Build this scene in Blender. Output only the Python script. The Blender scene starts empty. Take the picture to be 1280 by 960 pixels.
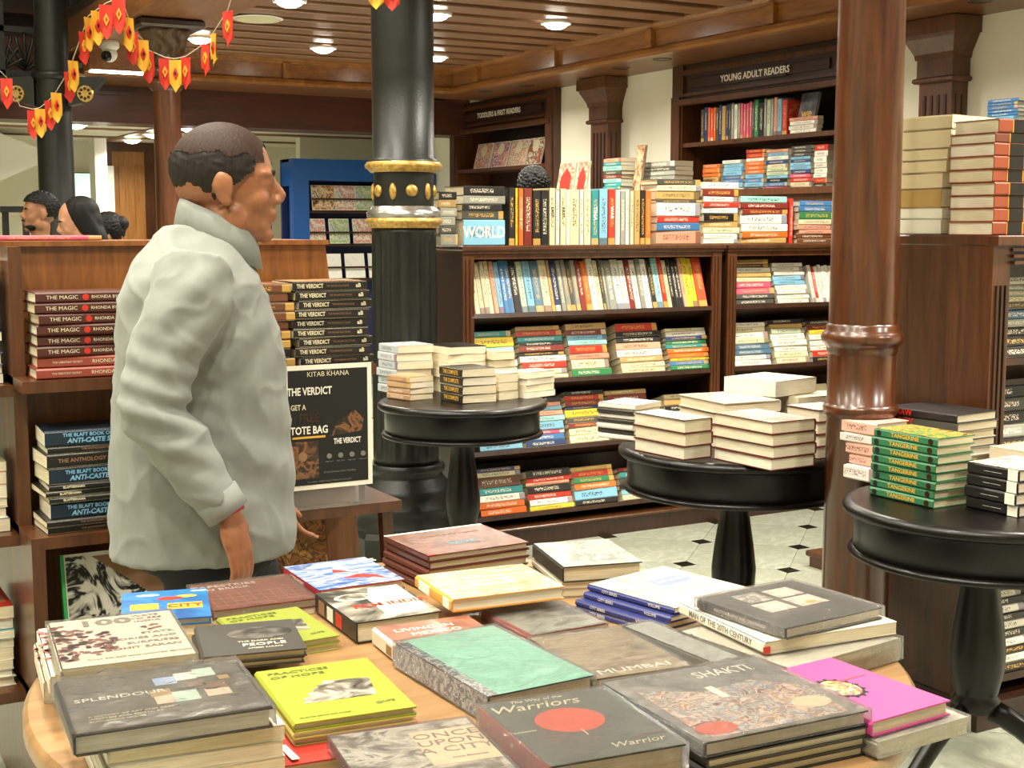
import bpy, math, random
from mathutils import Vector, Matrix, noise
R = math.radians
random.seed(7)
# ------------------------------------------------------------------ camera
sc = bpy.context.scene
F, CX, CY = 1700.0, 640.0, 480.0
CAMZ, YAW, PITCH = 1.45, R(29.3), math.atan(195/1700)
cam = bpy.data.objects.new('camera', bpy.data.cameras.new('camera'))
sc.collection.objects.link(cam)
cam.data.sensor_width = 36; cam.data.lens = F/1280*36
cam.data.clip_start = .05; cam.data.clip_end = 200
cam.location = (0, 0, CAMZ); cam.rotation_euler = (R(90)-PITCH, 0, -YAW)
sc.camera = cam
# ------------------------------------------------------------------ world, exposure
w = bpy.data.worlds.new('world'); sc.world = w; w.use_nodes = True
bg = w.node_tree.nodes['Background']; bg.inputs[0].default_value = (1, .90, .74, 1); bg.inputs[1].default_value = .30
vs = sc.view_settings
vs.view_transform = 'Standard'; vs.look = 'None'; vs.gamma = 1; vs.use_curve_mapping = False; vs.exposure = .5
col = sc.collection
# ------------------------------------------------------------------ helpers: rays
_rot = cam.rotation_euler.to_matrix()
def ray(px, py): return _rot @ Vector(((px-CX)/F, -(py-CY)/F, -1))
def at_z(px, py, z): d = ray(px, py); return Vector((0,0,CAMZ)) + d*((z-CAMZ)/d.z)
def at_y(px, py, y): d = ray(px, py); return Vector((0,0,CAMZ)) + d*(y/d.y)
def at_x(px, py, x): d = ray(px, py); return Vector((0,0,CAMZ)) + d*(x/d.x)
def at_d(px, py, D):
    d = ray(px, py); f = d.x*math.sin(YAW)+d.y*math.cos(YAW); return Vector((0,0,CAMZ)) + d*(D/f)
def xa(px, y): return at_y(px, 285, y).x
# ------------------------------------------------------------------ helpers: objects
def link(o): col.objects.link(o); return o
def tag(o, label=None, cat=None, group=None, kind=None):
    if label: o['label'] = label
    if cat: o['category'] = cat
    if group: o['group'] = group
    if kind: o['kind'] = kind
    return o
def thing(name, label, cat, loc=(0,0,0), rz=0, group=None):
    o = link(bpy.data.objects.new(name, None)); o.location = loc; o.rotation_euler = (0,0,rz); o.empty_display_size = .05
    return tag(o, label, cat, group)
class MB:
    def __init__(s): s.v = []; s.f = []; s.sm = []
    def add(s, vs, fs, smooth=False):
        n = len(s.v); s.v += [tuple(p) for p in vs]
        for f in fs: s.f.append([i+n for i in f]); s.sm.append(smooth)
        return s
    def box(s, x0, x1, y0, y1, z0, z1, bev=0):
        if bev:
            b = bev
            P = []
            for z, i in ((z0, b), (z0+b, 0), (z1-b, 0), (z1, b)):
                P += [(x0+i,y0+i,z),(x1-i,y0+i,z),(x1-i,y1-i,z),(x0+i,y1-i,z)]
            Fc = [(3,2,1,0),(12,13,14,15)]
            for k in range(3):
                for j in range(4):
                    a = k*4+j; c = k*4+(j+1)%4; Fc.append((a, c, c+4, a+4))
            return s.add(P, Fc)
        return s.add([(x0,y0,z0),(x1,y0,z0),(x1,y1,z0),(x0,y1,z0),(x0,y0,z1),(x1,y0,z1),(x1,y1,z1),(x0,y1,z1)],
                     [(3,2,1,0),(4,5,6,7),(0,1,5,4),(1,2,6,5),(2,3,7,6),(3,0,4,7)])
    def prism(s, pts, h0, h1, axis='z'):
        n = len(pts)
        def m(p, h):
            return (p[0],p[1],h) if axis == 'z' else ((p[0],h,p[1]) if axis == 'y' else (h,p[0],p[1]))
        vs = [m(p,h0) for p in pts]+[m(p,h1) for p in pts]
        fs = [tuple(range(n-1,-1,-1)), tuple(range(n,2*n))]+[(i,(i+1)%n,(i+1)%n+n,i+n) for i in range(n)]
        return s.add(vs, fs)
    def lathe(s, prof, c=(0,0,0), n=32, smooth=True, cap=True):
        vs = []; fs = []
        for r, z in prof:
            for i in range(n):
                a = 2*math.pi*i/n; vs.append((c[0]+r*math.cos(a), c[1]+r*math.sin(a), c[2]+z))
        for k in range(len(prof)-1):
            for i in range(n):
                j = (i+1)%n; fs.append((k*n+i, k*n+j, k*n+n+j, k*n+n+i))
        s.add(vs, fs, smooth)
        if cap:
            m = len(prof)
            s.add(vs[:n], [tuple(range(n-1,-1,-1))]); s.add(vs[(m-1)*n:], [tuple(range(n))])
        return s
    def loft(s, rings, smooth=True, cap=True):
        n = len(rings[0]); vs = [p for r in rings for p in r]; fs = []
        for k in range(len(rings)-1):
            for i in range(n):
                j = (i+1)%n; fs.append((k*n+i, k*n+j, k*n+n+j, k*n+n+i))
        if cap: fs += [tuple(range(n-1,-1,-1)), tuple(range((len(rings)-1)*n, len(rings)*n))]
        return s.add(vs, fs, smooth)
    def tube(s, pts, rads, n=12, smooth=True):
        pts = [Vector(p) for p in pts]
        if not hasattr(rads, '__len__'): rads = [rads]*len(pts)
        rings = []; up = None
        for i, p in enumerate(pts):
            t = (pts[min(i+1,len(pts)-1)]-pts[max(i-1,0)]).normalized()
            if up is None: up = Vector((0,0,1)) if abs(t.z) < .9 else Vector((0,1,0))
            x = t.cross(up).normalized(); y = x.cross(t).normalized(); up = y
            r = rads[i]; rx, ry = (r if hasattr(r, '__len__') else (r, r))
            rings.append([p + x*(rx*math.cos(2*math.pi*k/n)) - y*(ry*math.sin(2*math.pi*k/n)) for k in range(n)])
        return s.loft(rings, smooth)
    def ball(s, c, r, n=16, m=10):
        rx, ry, rz = r if hasattr(r, '__len__') else (r, r, r); vs = []; fs = []
        for k in range(1, m):
            t = math.pi*k/m
            for i in range(n):
                a = 2*math.pi*i/n; vs.append((c[0]+rx*math.sin(t)*math.cos(a), c[1]+ry*math.sin(t)*math.sin(a), c[2]-rz*math.cos(t)))
        for k in range(m-2):
            for i in range(n):
                j = (i+1)%n; fs.append((k*n+i, k*n+j, k*n+n+j, k*n+n+i))
        b = len(vs); vs += [(c[0],c[1],c[2]-rz),(c[0],c[1],c[2]+rz)]
        for i in range(n):
            j = (i+1)%n; fs.append((b, j, i)); fs.append((b+1, (m-2)*n+i, (m-2)*n+j))
        return s.add(vs, fs, True)
    def mesh(s, name, mat=None):
        me = bpy.data.meshes.new(name); me.from_pydata(s.v, [], s.f)
        me.polygons.foreach_set('use_smooth', s.sm)
        if mat: me.materials.append(mat)
        me.update(); return me
    def build(s, name, mat, parent=None, loc=None):
        o = link(bpy.data.objects.new(name, s.mesh(name, mat)))
        if parent: o.parent = parent
        if loc is not None: o.location = loc
        return o
def struct(name, mb, mat, label=None, cat=None, parent=None):
    o = mb.build(name, mat, parent)
    if parent is None: tag(o, label, cat, kind='structure')
    return o
def srgb(h):
    h = h.lstrip('#'); o = []
    for i in (0,2,4):
        c = int(h[i:i+2],16)/255; o.append(c/12.92 if c <= .04045 else ((c+.055)/1.055)**2.4)
    return tuple(o)
_tc = {}
def baked(o):
    """mesh of an object with its modifiers or curve evaluated, worked out in a scratch scene"""
    s = bpy.data.scenes.new('scratch'); s.collection.objects.link(o); vl = s.view_layers[0]; vl.update()
    me = bpy.data.meshes.new_from_object(o.evaluated_get(vl.depsgraph)); bpy.data.scenes.remove(s); return me
def text_mesh(txt, size=1.0, bold=0.0, sx=1.0, align='CENTER', shear=0):
    k = (txt, round(size,5), bold, sx, align, shear)
    if k not in _tc:
        c = bpy.data.curves.new('lettering', 'FONT'); c.body = txt; c.size = size; c.resolution_u = 2; c.offset = bold*size
        c.align_x = align; c.align_y = 'CENTER'; c.shear = shear; c.extrude = .00015
        o = bpy.data.objects.new('lettering', c); me = baked(o)
        bpy.data.objects.remove(o); bpy.data.curves.remove(c)
        if sx != 1:
            for v in me.vertices: v.co.x *= sx
        me.materials.clear(); _tc[k] = me
    return _tc[k]
def text(parent, name, txt, size, mat, mtx, **kw):
    o = bpy.data.objects.new(name, text_mesh(txt, size, **kw)); link(o); o.parent = parent
    if not o.data.materials: o.data.materials.append(mat)
    o.material_slots[0].link = 'OBJECT'; o.material_slots[0].material = mat
    o.matrix_local = mtx
    return o
def basis(o, x, y, z):      # matrix from origin and axes
    return Matrix(((x[0],y[0],z[0],o[0]),(x[1],y[1],z[1],o[1]),(x[2],y[2],z[2],o[2]),(0,0,0,1)))
# ------------------------------------------------------------------ materials
M = {}
class NT:
    def __init__(s, name):
        s.m = bpy.data.materials.new(name); s.m.use_nodes = True; s.t = s.m.node_tree; s.N = s.t.nodes
        s.b = s.N['Principled BSDF']; M[name] = s.m
    def n(s, typ, **kw):
        nd = s.N.new('ShaderNode'+typ)
        for k, v in kw.items():
            if k.startswith('_'): setattr(nd, k[1:], v)
            else:
                key = k.replace('__',' ')
                if isinstance(v, tuple) and len(v) == 2 and hasattr(v[0], 'outputs'): s.t.links.new(v[0].outputs[v[1]], nd.inputs[key])
                else: nd.inputs[key].default_value = v
        return nd
    def l(s, a, ao, b, bi): s.t.links.new(a.outputs[ao], b.inputs[bi])
    def math(s, op, a, b=None, clamp=False):
        nd = s.N.new('ShaderNodeMath'); nd.operation = op; nd.use_clamp = clamp
        for i, v in enumerate((a, b)):
            if v is None: continue
            if isinstance(v, tuple): s.t.links.new(v[0].outputs[v[1]], nd.inputs[i])
            else: nd.inputs[i].default_value = v
        return (nd, 0)
    def mix(s, fac, a, b, blend='MIX'):
        nd = s.N.new('ShaderNodeMix'); nd.data_type = 'RGBA'; nd.blend_type = blend
        for i, v in ((0, fac), (6, a), (7, b)):
            if isinstance(v, tuple) and hasattr(v[0], 'outputs'): s.t.links.new(v[0].outputs[v[1]], nd.inputs[i])
            elif i == 0: nd.inputs[0].default_value = v
            else: nd.inputs[i].default_value = (*v, 1) if len(v) == 3 else v
        return (nd, 2)
    def ramp(s, fac, stops):
        nd = s.N.new('ShaderNodeValToRGB'); s.t.links.new(fac[0].outputs[fac[1]], nd.inputs[0]); e = nd.color_ramp.elements
        while len(e) < len(stops): e.new(.5)
        for i, (p, c) in enumerate(stops): e[i].position = p; e[i].color = (*c, 1) if len(c) == 3 else c
        return (nd, 0)
    def noise(s, scale, detail=3, rough=.55, vec=None, dist=0, out=0):
        nd = s.n('TexNoise', Scale=scale, Detail=detail, Roughness=rough, Distortion=dist)
        if vec: s.t.links.new(vec[0].outputs[vec[1]], nd.inputs['Vector'])
        return (nd, out)
    def obj(s, sc=(1,1,1), which='Object', loc=(0,0,0), rot=(0,0,0)):
        tc = s.n('TexCoord'); mp = s.n('Mapping'); s.l(tc, which, mp, 'Vector')
        mp.inputs['Scale'].default_value = sc; mp.inputs['Location'].default_value = loc; mp.inputs['Rotation'].default_value = rot
        return (mp, 0)
    def color(s, c): s.t.links.new(c[0].outputs[c[1]], s.b.inputs['Base Color']) if hasattr(c[0], 'outputs') else setattr(s.b.inputs['Base Color'], 'default_value', (*c, 1))
    def bump(s, h, strength=.2, dist=.01, coat=False):
        nd = s.n('Bump', Strength=strength, Distance=dist); s.t.links.new(h[0].outputs[h[1]], nd.inputs['Height'])
        s.l(nd, 0, s.b, 'Coat Normal' if coat else 'Normal'); return nd
    def set(s, **kw):
        for k, v in kw.items(): s.b.inputs[k.replace('__',' ')].default_value = v
        return s
def plain(name, c, rough=.5, metal=0, **kw):
    m = NT(name); m.color(srgb(c) if isinstance(c, str) else c); m.set(Roughness=rough, Metallic=metal, **kw); return m.m
def wood(name, c1, c2, rough=.35, grain=(14,14,1.2), coat=.25, k=1.0):
    m = NT(name); v = m.obj(grain)
    n1 = m.noise(2.2*k, 5, .6, v, .8); n2 = m.noise(9*k, 4, .6, v)
    f = m.math('ADD', m.math('MULTIPLY', n1, .75), m.math('MULTIPLY', n2, .25))
    m.color(m.ramp(f, [(.36, srgb(c1)), (.64, srgb(c2))])); m.set(Roughness=rough, Coat__Weight=coat, Coat__Roughness=.2)
    m.bump(n2, .06, .002); return m.m
wood('wood_dark', '#251208', '#3b2011', .38)
wood('wood_mid', '#3d200d', '#5d3519', .36)
wood('wood_panel', '#6c3e18', '#915a28', .4)
wood('wood_column', '#381a08', '#5c3013', .28, coat=.5)
wood('wood_slat', '#76523a', '#966c4a', .4, (1.2,14,14))
wood('wood_cornice', '#7a4a1e', '#a56c33', .3, (6,1.0,10), coat=.4)
wood('wood_soffit', '#5f3719', '#7d4c27', .4, (1.2,6,6))
wood('wood_beam', '#7a4a27', '#9a663a', .45, (6,1,6))
wood('wood_redbeam', '#3f1a0b', '#542611', .5, (1,6,6))
wood('wood_pilaster', '#4a2812', '#6b3f20', .4)
wood('wood_door', '#93602c', '#b57f42', .45)
wood('wood_tabletop', '#84633f', '#a07c52', .4, (1.5,9,9), coat=.3)
wood('wood_ebony', '#080403', '#100806', .36, coat=.12).node_tree.nodes['Principled BSDF'].inputs['Specular IOR Level'].default_value = .28
m = NT('iron_black'); n = m.noise(90, 4, .6, m.obj()); n2 = m.noise(9, 3, .6, m.obj())
m.color(m.ramp(n2, [(.3, srgb('#0b0d0a')), (.7, srgb('#181a15'))])); m.set(Roughness=.42); m.bump(n, .22, .004)
plain('iron_plain', '#15150f', .45)
m = NT('gold'); m.color(m.ramp(m.noise(60,3,.6,m.obj()), [(.35, srgb('#a77f3c')), (.65, srgb('#d4b064'))])); m.set(Roughness=.4, Metallic=.55)
m = NT('wall_cream'); m.color(m.ramp(m.noise(3,3,.5,m.obj()), [(.3, srgb('#ece7d0')), (.7, srgb('#f3efdd'))])); m.set(Roughness=.75)
m = NT('marble'); v = m.obj((1,1,1)); n = m.noise(5, 6, .65, v, 1.6); n2 = m.noise(1.3, 3, .6, v)
veins = m.ramp(n, [(.42, (0,0,0)), (.49, (1,1,1)), (.52, (1,1,1)), (.6, (0,0,0))])
base = m.ramp(n2, [(.3, srgb('#a3a694')), (.7, srgb('#b8bbaa'))])
m.color(m.mix(m.math('MULTIPLY', veins, .45), base, srgb('#8e9484'))); m.set(Roughness=.22, Coat__Weight=.3, Coat__Roughness=.1)
plain('grout', '#8a8a78', .7)
m = NT('inset_black'); m.color(m.ramp(m.noise(20,3,.6,m.obj()), [(.3, srgb('#11110d')), (.7, srgb('#26241d'))])); m.set(Roughness=.2)
m = NT('pages'); tc = m.n('TexCoord'); sp = m.n('SeparateXYZ'); m.l(tc, 'Object', sp, 0)
cb = m.n('CombineXYZ'); m.l(sp, 2, cb, 2); m.t.links.new(m.math('MULTIPLY', (sp,0), .02)[0].outputs[0], cb.inputs[0]); m.t.links.new(m.math('MULTIPLY', (sp,1), .02)[0].outputs[0], cb.inputs[1])
n = m.noise(900, 2, .5, (cb, 0)); oi = m.n('ObjectInfo')
pc = m.ramp((oi, 'Random'), [(0, srgb('#e4d9bd')), (.5, srgb('#ddd0b0')), (1, srgb('#ece6d4'))])
m.color(m.mix(m.math('MULTIPLY', m.ramp(n, [(.4,(0,0,0)),(.62,(1,1,1))]), .38), pc, srgb('#a8997a'))); m.set(Roughness=.75); m.bump(n, .25, .001)
plain('pages_grey', '#b9b5a6', .7)
plain('white_paint', '#efece2', .5); plain('white_print', '#ece6d6', .5); plain('black_print', '#0d0c0a', .65); plain('grey_print', '#77736a', .5)
plain('cream_print', '#d9cfae', .5); plain('gold_print', '#d9a640', .4); plain('red_print', '#c1301f', .45); plain('blue_print', '#7fb4d8', .45)
plain('tan_print', '#8f6a4c', .5); plain('green_print', '#3fae5c', .5)
def cover(name, rough, coat, crinkle=0, printed=True):
    """book cover card: colour from the object, faint random spine print and cover picture"""
    m = NT(name); oi = m.n('ObjectInfo'); c = (oi, 'Color')
    tc = m.n('TexCoord'); g = m.n('SeparateXYZ'); m.l(tc, 'Generated', g, 0); rnd = (oi, 'Random')
    if printed:
        gx, gy, gz = (g,0), (g,1), (g,2)
        def band(v, lo, hi): return m.math('MULTIPLY', m.math('GREATER_THAN', v, lo), m.math('LESS_THAN', v, hi))
        shift = m.math('MULTIPLY', rnd, 37.0)
        cb = m.n('CombineXYZ'); m.t.links.new(m.math('ADD', gy, shift)[0].outputs[0], cb.inputs[0]); m.t.links.new(m.math('MULTIPLY', gz, .18)[0].outputs[0], cb.inputs[1])
        tx = m.noise(34, 2, .6, (cb, 0))
        lo = m.math('MULTIPLY_ADD', rnd, .2); lo[0].inputs[2].default_value = .16
        sp = m.math('MULTIPLY', band(gz, .30, .72), m.math('MULTIPLY', m.math('GREATER_THAN', gy, lo), m.math('LESS_THAN', gy, .84)))
        sp = m.math('MULTIPLY', sp, m.math('GREATER_THAN', tx, .52))
        onspine = m.math('LESS_THAN', gx, .02)
        sp = m.math('MULTIPLY', sp, onspine)
        r2 = m.math('FRACT', m.math('MULTIPLY', rnd, 7.31)); lum = m.n('RGBToBW'); m.l(oi, 'Color', lum, 0)
        dark = m.math('GREATER_THAN', (lum,0), .33)
        ink = m.mix(dark, m.ramp(r2, [(0, srgb('#e9e0c8')), (.6, srgb('#e9e0c8')), (.61, srgb('#d7ab55')), (1, srgb('#d7ab55'))]),
                    m.ramp(r2, [(0, srgb('#1d1a18')), (.6, srgb('#3a332c')), (.61, srgb('#7c2018')), (1, srgb('#234a78'))]))
        c = m.mix(m.math('MULTIPLY', sp, .85), c, ink)
        # publisher patch at the foot of some spines
        foot = m.math('MULTIPLY', m.math('MULTIPLY', onspine, m.math('LESS_THAN', gy, .12)), m.math('GREATER_THAN', r2, .55))
        c = m.mix(m.math('MULTIPLY', foot, .7), c, ink)
        # picture on the front board
        ob = m.noise(26, 4, .6, (tc, 'Object')); top = m.math('GREATER_THAN', gz, .97)
        pic = m.math('MULTIPLY', m.math('MULTIPLY', top, band(gx, .12, .9)), band(gy, .2, .9))
        pic = m.math('MULTIPLY', pic, m.math('GREATER_THAN', ob, .5))
        c = m.mix(m.math('MULTIPLY', pic, .3), c, ink)
    m.color(c); m.set(Roughness=rough, Coat__Weight=coat, Coat__Roughness=.08)
    if crinkle:
        n = m.noise(28, 5, .7, m.obj((1,2.2,1), rot=(0,0,.6)), 2.0); m.bump(n, crinkle, .012, coat=True)
    return m.m
cover('cover_matte', .5, .12); cover('cover_gloss', .35, .6); cover('cover_wrapped', .45, 1.0, .35, False)
cover('cover_plain', .45, .2, 0, False)
def art(name, cols, scale=30, detail=5, dist=.6, stretch=(1,1,1), rough=.4, coat=.5, lo=.36, hi=.64, crinkle=0):
    m = NT(name); n = m.noise(scale, detail, .62, m.obj(stretch), dist); k = len(cols)
    m.color(m.ramp(n, [(lo+(hi-lo)*i/(k-1), srgb(c)) for i, c in enumerate(cols)])); m.set(Roughness=rough, Coat__Weight=coat, Coat__Roughness=.16)
    if crinkle: m.bump(m.noise(26, 5, .7, m.obj((1,2,1)), 2.2), crinkle, .012, coat=True)
    return m.m
m = NT('wrap_film'); m.N.remove(m.b); out = m.N['Material Output']
tr = m.n('BsdfTransparent'); gl = m.n('BsdfGlossy', Roughness=.33); n = m.noise(30, 6, .72, m.obj((1,2.4,1), rot=(0,0,.5)), 2.4)
bp = m.n('Bump', Strength=.6, Distance=.015); m.t.links.new(n[0].outputs[0], bp.inputs['Height']); m.l(bp, 0, gl, 'Normal')
bp2 = m.n('Bump', Strength=1.0, Distance=.03); nw = m.noise(55, 4, .8, m.obj((1,3.5,1), rot=(0,0,.9)), 3.0); m.t.links.new(nw[0].outputs[0], bp2.inputs['Height'])
gl2 = m.n('BsdfGlossy', Roughness=.14); m.l(bp2, 0, gl2, 'Normal'); mg = m.n('MixShader', Fac=.45); m.l(gl, 0, mg, 1); m.l(gl2, 0, mg, 2)
fr = m.n('Fresnel', IOR=1.5); m.l(bp, 0, fr, 'Normal'); mx = m.n('MixShader'); m.l(fr, 0, mx, 0); m.l(tr, 0, mx, 1); m.l(mg, 0, mx, 2); m.l(mx, 0, out, 0)
def emit(name, c, s):
    m = NT(name); m.color((.8,.8,.8)); m.b.inputs['Emission Color'].default_value = (*c, 1); m.b.inputs['Emission Strength'].default_value = s; return m.m
emit('lamp_lens', (1, .95, .84), 14)
emit('screen', srgb('#9fc9bb'), .9)
plain('flag_red', '#c8301f', .7); plain('flag_yellow', '#e0a52c', .7); plain('string', '#c9b9a0', .8)
plain('blue_laminate', '#0f4c92', .45); plain('blue_dark', '#0a1f55', .5); plain('chrome', '#b9b9b4', .25, .9)
plain('camera_white', '#e9e7df', .35); plain('camera_dark', '#141414', .15)
# ------------------------------------------------------------------ the room: axes X (receding right) and Y (receding left)
WALLX, CORX, SOFZ, SLATZ = 6.0, 5.42, 2.61, 2.80
# floor bed, octagonal marble tiles, black insets
fl = struct('floor', MB().box(-6, 6.3, -4, 16, -.1, -.006), M['grout'], 'pale marble floor with small black square insets', 'floor')
DX, DY = .323, .3045; IX, IY = 3.806, 4.98; ISZ = .034
def tile_shape(s):
    g = .002; c = ISZ+g; k = .62
    P = []
    for (ax, ay) in ((DX,0),(0,DY),(-DX,0),(0,-DY)):   # insets sit at the four tips; tips are cut off square
        t = (c)/(DX if ax else DY)
        if ax: P += [(ax*(1-t), -c*DY/DX if ax > 0 else c*DY/DX), (ax*(1-t), c*DY/DX if ax > 0 else -c*DY/DX)]
        else: P += [(c*DX/DY if ay > 0 else -c*DX/DY, ay*(1-t)), (-c*DX/DY if ay > 0 else c*DX/DY, ay*(1-t))]
    return [(x*(1-.006), y*(1-.006)) for x, y in P]
tile_me = MB().prism(tile_shape(1), -.02, 0).mesh('floor_tile', M['marble'])
inset_me = MB().box(-ISZ, ISZ, -ISZ, ISZ, -.02, .0006).mesh('floor_inset', M['inset_black'])
def floor_seen(x, y): return (2.2 < x < 6 and 3.2 < y < 5.35) or (1.2 < x < 3.1 and 3.9 < y < 6.2) or (1.6 < x < 3.3 and 1.2 < y < 3.3)
rest_t, rest_i = MB(), MB()
for i in range(-28, 9):
    for j in range(-28, 36):
        x, y = IX+DX*i, IY+DY*j
        if x < -5.6 or x > 5.9 or y < -3.6 or y > 15.4: continue
        me, nm = (inset_me, 'floor_inset') if (i+j) % 2 == 0 else (tile_me, 'floor_tile')
        if floor_seen(x, y):
            o = link(bpy.data.objects.new(nm, me)); o.location = (x, y, 0); o.parent = fl
        else:
            t = rest_i if (i+j) % 2 == 0 else rest_t
            t.add([(v.co.x+x, v.co.y+y, v.co.z) for v in me.vertices], [tuple(p.vertices) for p in me.polygons])
tag(rest_t.build('floor_tiles', M['marble'], fl), kind='stuff'); tag(rest_i.build('floor_insets', M['inset_black'], fl), kind='stuff')
# walls
LEDGE = 1.695; XF = 5.93
def yw(px, x): return at_x(px, 285, x).y
HOLES = sorted([(yw(692, XF), yw(564, XF)), (yw(1060, XF), yw(838, XF))])
mw = MB().box(WALLX, WALLX+.4, -4, 16, 0, LEDGE); mw.box(WALLX, WALLX+.4, -4, 16, SOFZ, 5.2); ya = -4
for h0, h1 in HOLES: mw.box(WALLX, WALLX+.4, ya, h0, LEDGE, SOFZ); mw.box(WALLX+.32, WALLX+.4, h0, h1, LEDGE, SOFZ); ya = h1
mw.box(WALLX, WALLX+.4, ya, 16, LEDGE, SOFZ)
struct('wall_right', mw, M['wall_cream'], 'cream wall behind the wooden wall cabinets', 'wall')
struct('wall_back', MB().box(-6, WALLX, 15.0, 15.2, 0, 5.2), M['wall_cream'], 'cream back wall of the far room', 'wall')
struct('wall_left', MB().box(-6.2, -6, -4, 15.2, 0, 5.2), M['wall_cream'], 'cream wall out of view on the left', 'wall')
struct('wall_front', MB().box(-6, WALLX, -4.2, -4, 0, 5.2), M['wall_cream'], 'cream wall behind the viewer', 'wall')
# slatted wooden ceiling under the gallery
cei = struct('ceiling', MB().box(2.2, WALLX, -4, 11.2, SLATZ+.2, SLATZ+.27), M['wood_dark'], 'dark boards above the wooden slat ceiling', 'ceiling')
sl = MB().box(2.76, CORX+.04, -.108, .108, 0, .045, .006).mesh('slat', M['wood_slat'])
for k in range(42):
    y = 10.5-.345*k
    o = link(bpy.data.objects.new('slat', sl)); o.location = (0, y, SLATZ); o.parent = cei
struct('ceiling_atrium', MB().box(-6, 2.2, -4, 15, 5.0, 5.2), M['wall_cream'], 'high cream ceiling of the atrium', 'ceiling')
# soffit and cornice along the wall and across the end of the room
so = MB().box(CORX, WALLX, -4, 11.2, SOFZ, SOFZ+.04); so.box(2.2, CORX, 10.72, 11.5, SOFZ, SOFZ+.04)
sof = struct('trim_1', so, M['wood_soffit'], 'brown wooden soffit above the wall shelves', 'soffit')
def cornice(n, p0, p1, inward, label):
    """moulded band: stepped profile swept from p0 to p1; inward = unit vector into the room"""
    d = Vector(p1)-Vector(p0); L = d.length; d.normalize(); o = link(bpy.data.objects.new('trim_%d' % n, None)); tag(o, label, 'cornice', kind='structure')
    iw = Vector(inward)
    def strip(name, prof, mat, t0=0, t1=L):
        vs = []
        for t in (t0, t1):
            for (h, z) in prof: p = Vector(p0)+d*t+iw*h; vs.append((p.x, p.y, SOFZ+z))
        k = len(prof)
        MB().add(vs, [tuple(range(k-1,-1,-1)), tuple(range(k,2*k))]+[(i,(i+1)%k,(i+1)%k+k,i+k) for i in range(k)]).build(name, mat, o)
    strip('lower_mould', [(-.02,-.01),(.045,-.01),(.05,.01),(.045,.035),(.025,.05),(-.02,.05)], M['wood_cornice'])
    strip('fascia', [(-.02,.05),(.012,.05),(.012,.16),(-.02,.16)], M['wood_cornice'])
    strip('upper_mould', [(-.02,.16),(.03,.16),(.035,.175),(.06,.195),(.06,.215),(-.02,.215)], M['wood_cornice'])
    strip('crown', [(-.02,.215),(.075,.215),(.10,.25),(.10,.275),(-.02,.275)], M['wood_dark'])
    n_ = int(L/1.25)
    for i in range(n_+1):
        t = .35+i*1.25
        if t < L-.05: strip('block', [(.01,.045),(.05,.045),(.05,.165),(.01,.165)], M['wood_cornice'], t-.03, t+.03)
cornice(2, (CORX, -3.9, 0), (CORX, 10.72, 0), (-1,0,0), 'warm brown moulded cornice along the right wall')
cornice(3, (2.3, 10.72, 0), (CORX, 10.72, 0), (0,-1,0), 'warm brown moulded cornice across the end of the slat ceiling')
struct('beam_end', MB().box(-6, WALLX, 11.5, 11.9, 2.31, 2.95), M['wood_redbeam'], 'deep dark-brown beam across the far end of the room', 'beam')
struct('beam_gallery', MB().box(2.2, 2.76, -4, 11.5, 2.775, 3.0), M['wood_beam'], 'light brown beam carrying the gallery above the columns', 'beam')
# far room beyond the beam
cb = struct('ceiling_far', MB().box(-6, WALLX, 11.9, 15, 2.36, 2.42), M['wall_cream'], 'low pale ceiling of the far room with wooden strips', 'ceiling')
for k in range(5): MB().box(-5.5+2.2*k, -5.42+2.2*k, 11.9, 15, 2.345, 2.36).build('strip', M['wood_slat'], cb)
for y in (12.9, 14.0): MB().box(-6, WALLX, y-.04, y+.04, 2.343, 2.36).build('strip', M['wood_slat'], cb)
def ybox(px0, px1, py0, py1, y, dep): 
    a, b = at_y(px0, py1, y), at_y(px1, py0, y); return a.x, b.x, y, y+dep, a.z, b.z
# partition above the blue shelves, white pillar, door, screen
yb = 12.75
q = ybox(377, 470, 150, 300, yb+.5, .15)
struct('wall_partition', MB().box(q[0], 5.9, yb+.5, yb+.62, 0, 2.36), M['wall_cream'], 'cream partition wall above the blue shelves', 'wall')
q = ybox(122, 133, 178, 300, 14.2, .2)
struct('wall_pillar', MB().box(q[0], q[1], 14.2, 14.45, 0, 2.36), M['white_paint'], 'narrow white pillar left of the wooden door', 'pillar')
q = ybox(143, 180, 190, 300, 14.85, .06); dx0, dx1 = q[0], q[1]
dr = struct('door_1', MB().box(dx0, dx1, 14.86, 14.91, .02, q[5]), M['wood_door'], 'light brown panelled wooden door in the far wall', 'door')
wd = dx1-dx0
for (z0, z1) in ((.2,.85),(1.0,q[5]-.14)):
    for k in (0, 1): MB().box(dx0+.07+k*wd*.48, dx0+wd*.45+k*wd*.48, 14.845, 14.862, z0, z1, .006).build('panel', M['wood_door'], dr)
MB().ball((dx0+wd*.93, 14.83, 1.0), .03).build('door_knob', M['gold'], dr)
tr = MB().box(dx0-.12, dx0, 14.84, 14.95, 0, q[5]+.12); tr.box(dx1, dx1+.14, 14.84, 14.95, 0, q[5]+.12); tr.box(dx0, dx1, 14.84, 14.95, q[5], q[5]+.12)
struct('trim_4', tr, M['wood_mid'], 'wooden frame around the far door', 'door frame')
q = ybox(136, 142, 205, 300, 14.7, .1)
struct('trim_5', MB().box(q[0], q[1], 14.7, 14.8, 0, 2.1), M['white_paint'], 'white jamb strip beside the far door', 'trim')
p0 = at_y(93, 249, 14.9); p1 = at_y(112, 217, 14.9)
scn = thing('wall_screen', 'small pale green lit screen on the far wall beside the black column', 'screen', (p0.x, 14.9, p0.z))
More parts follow.
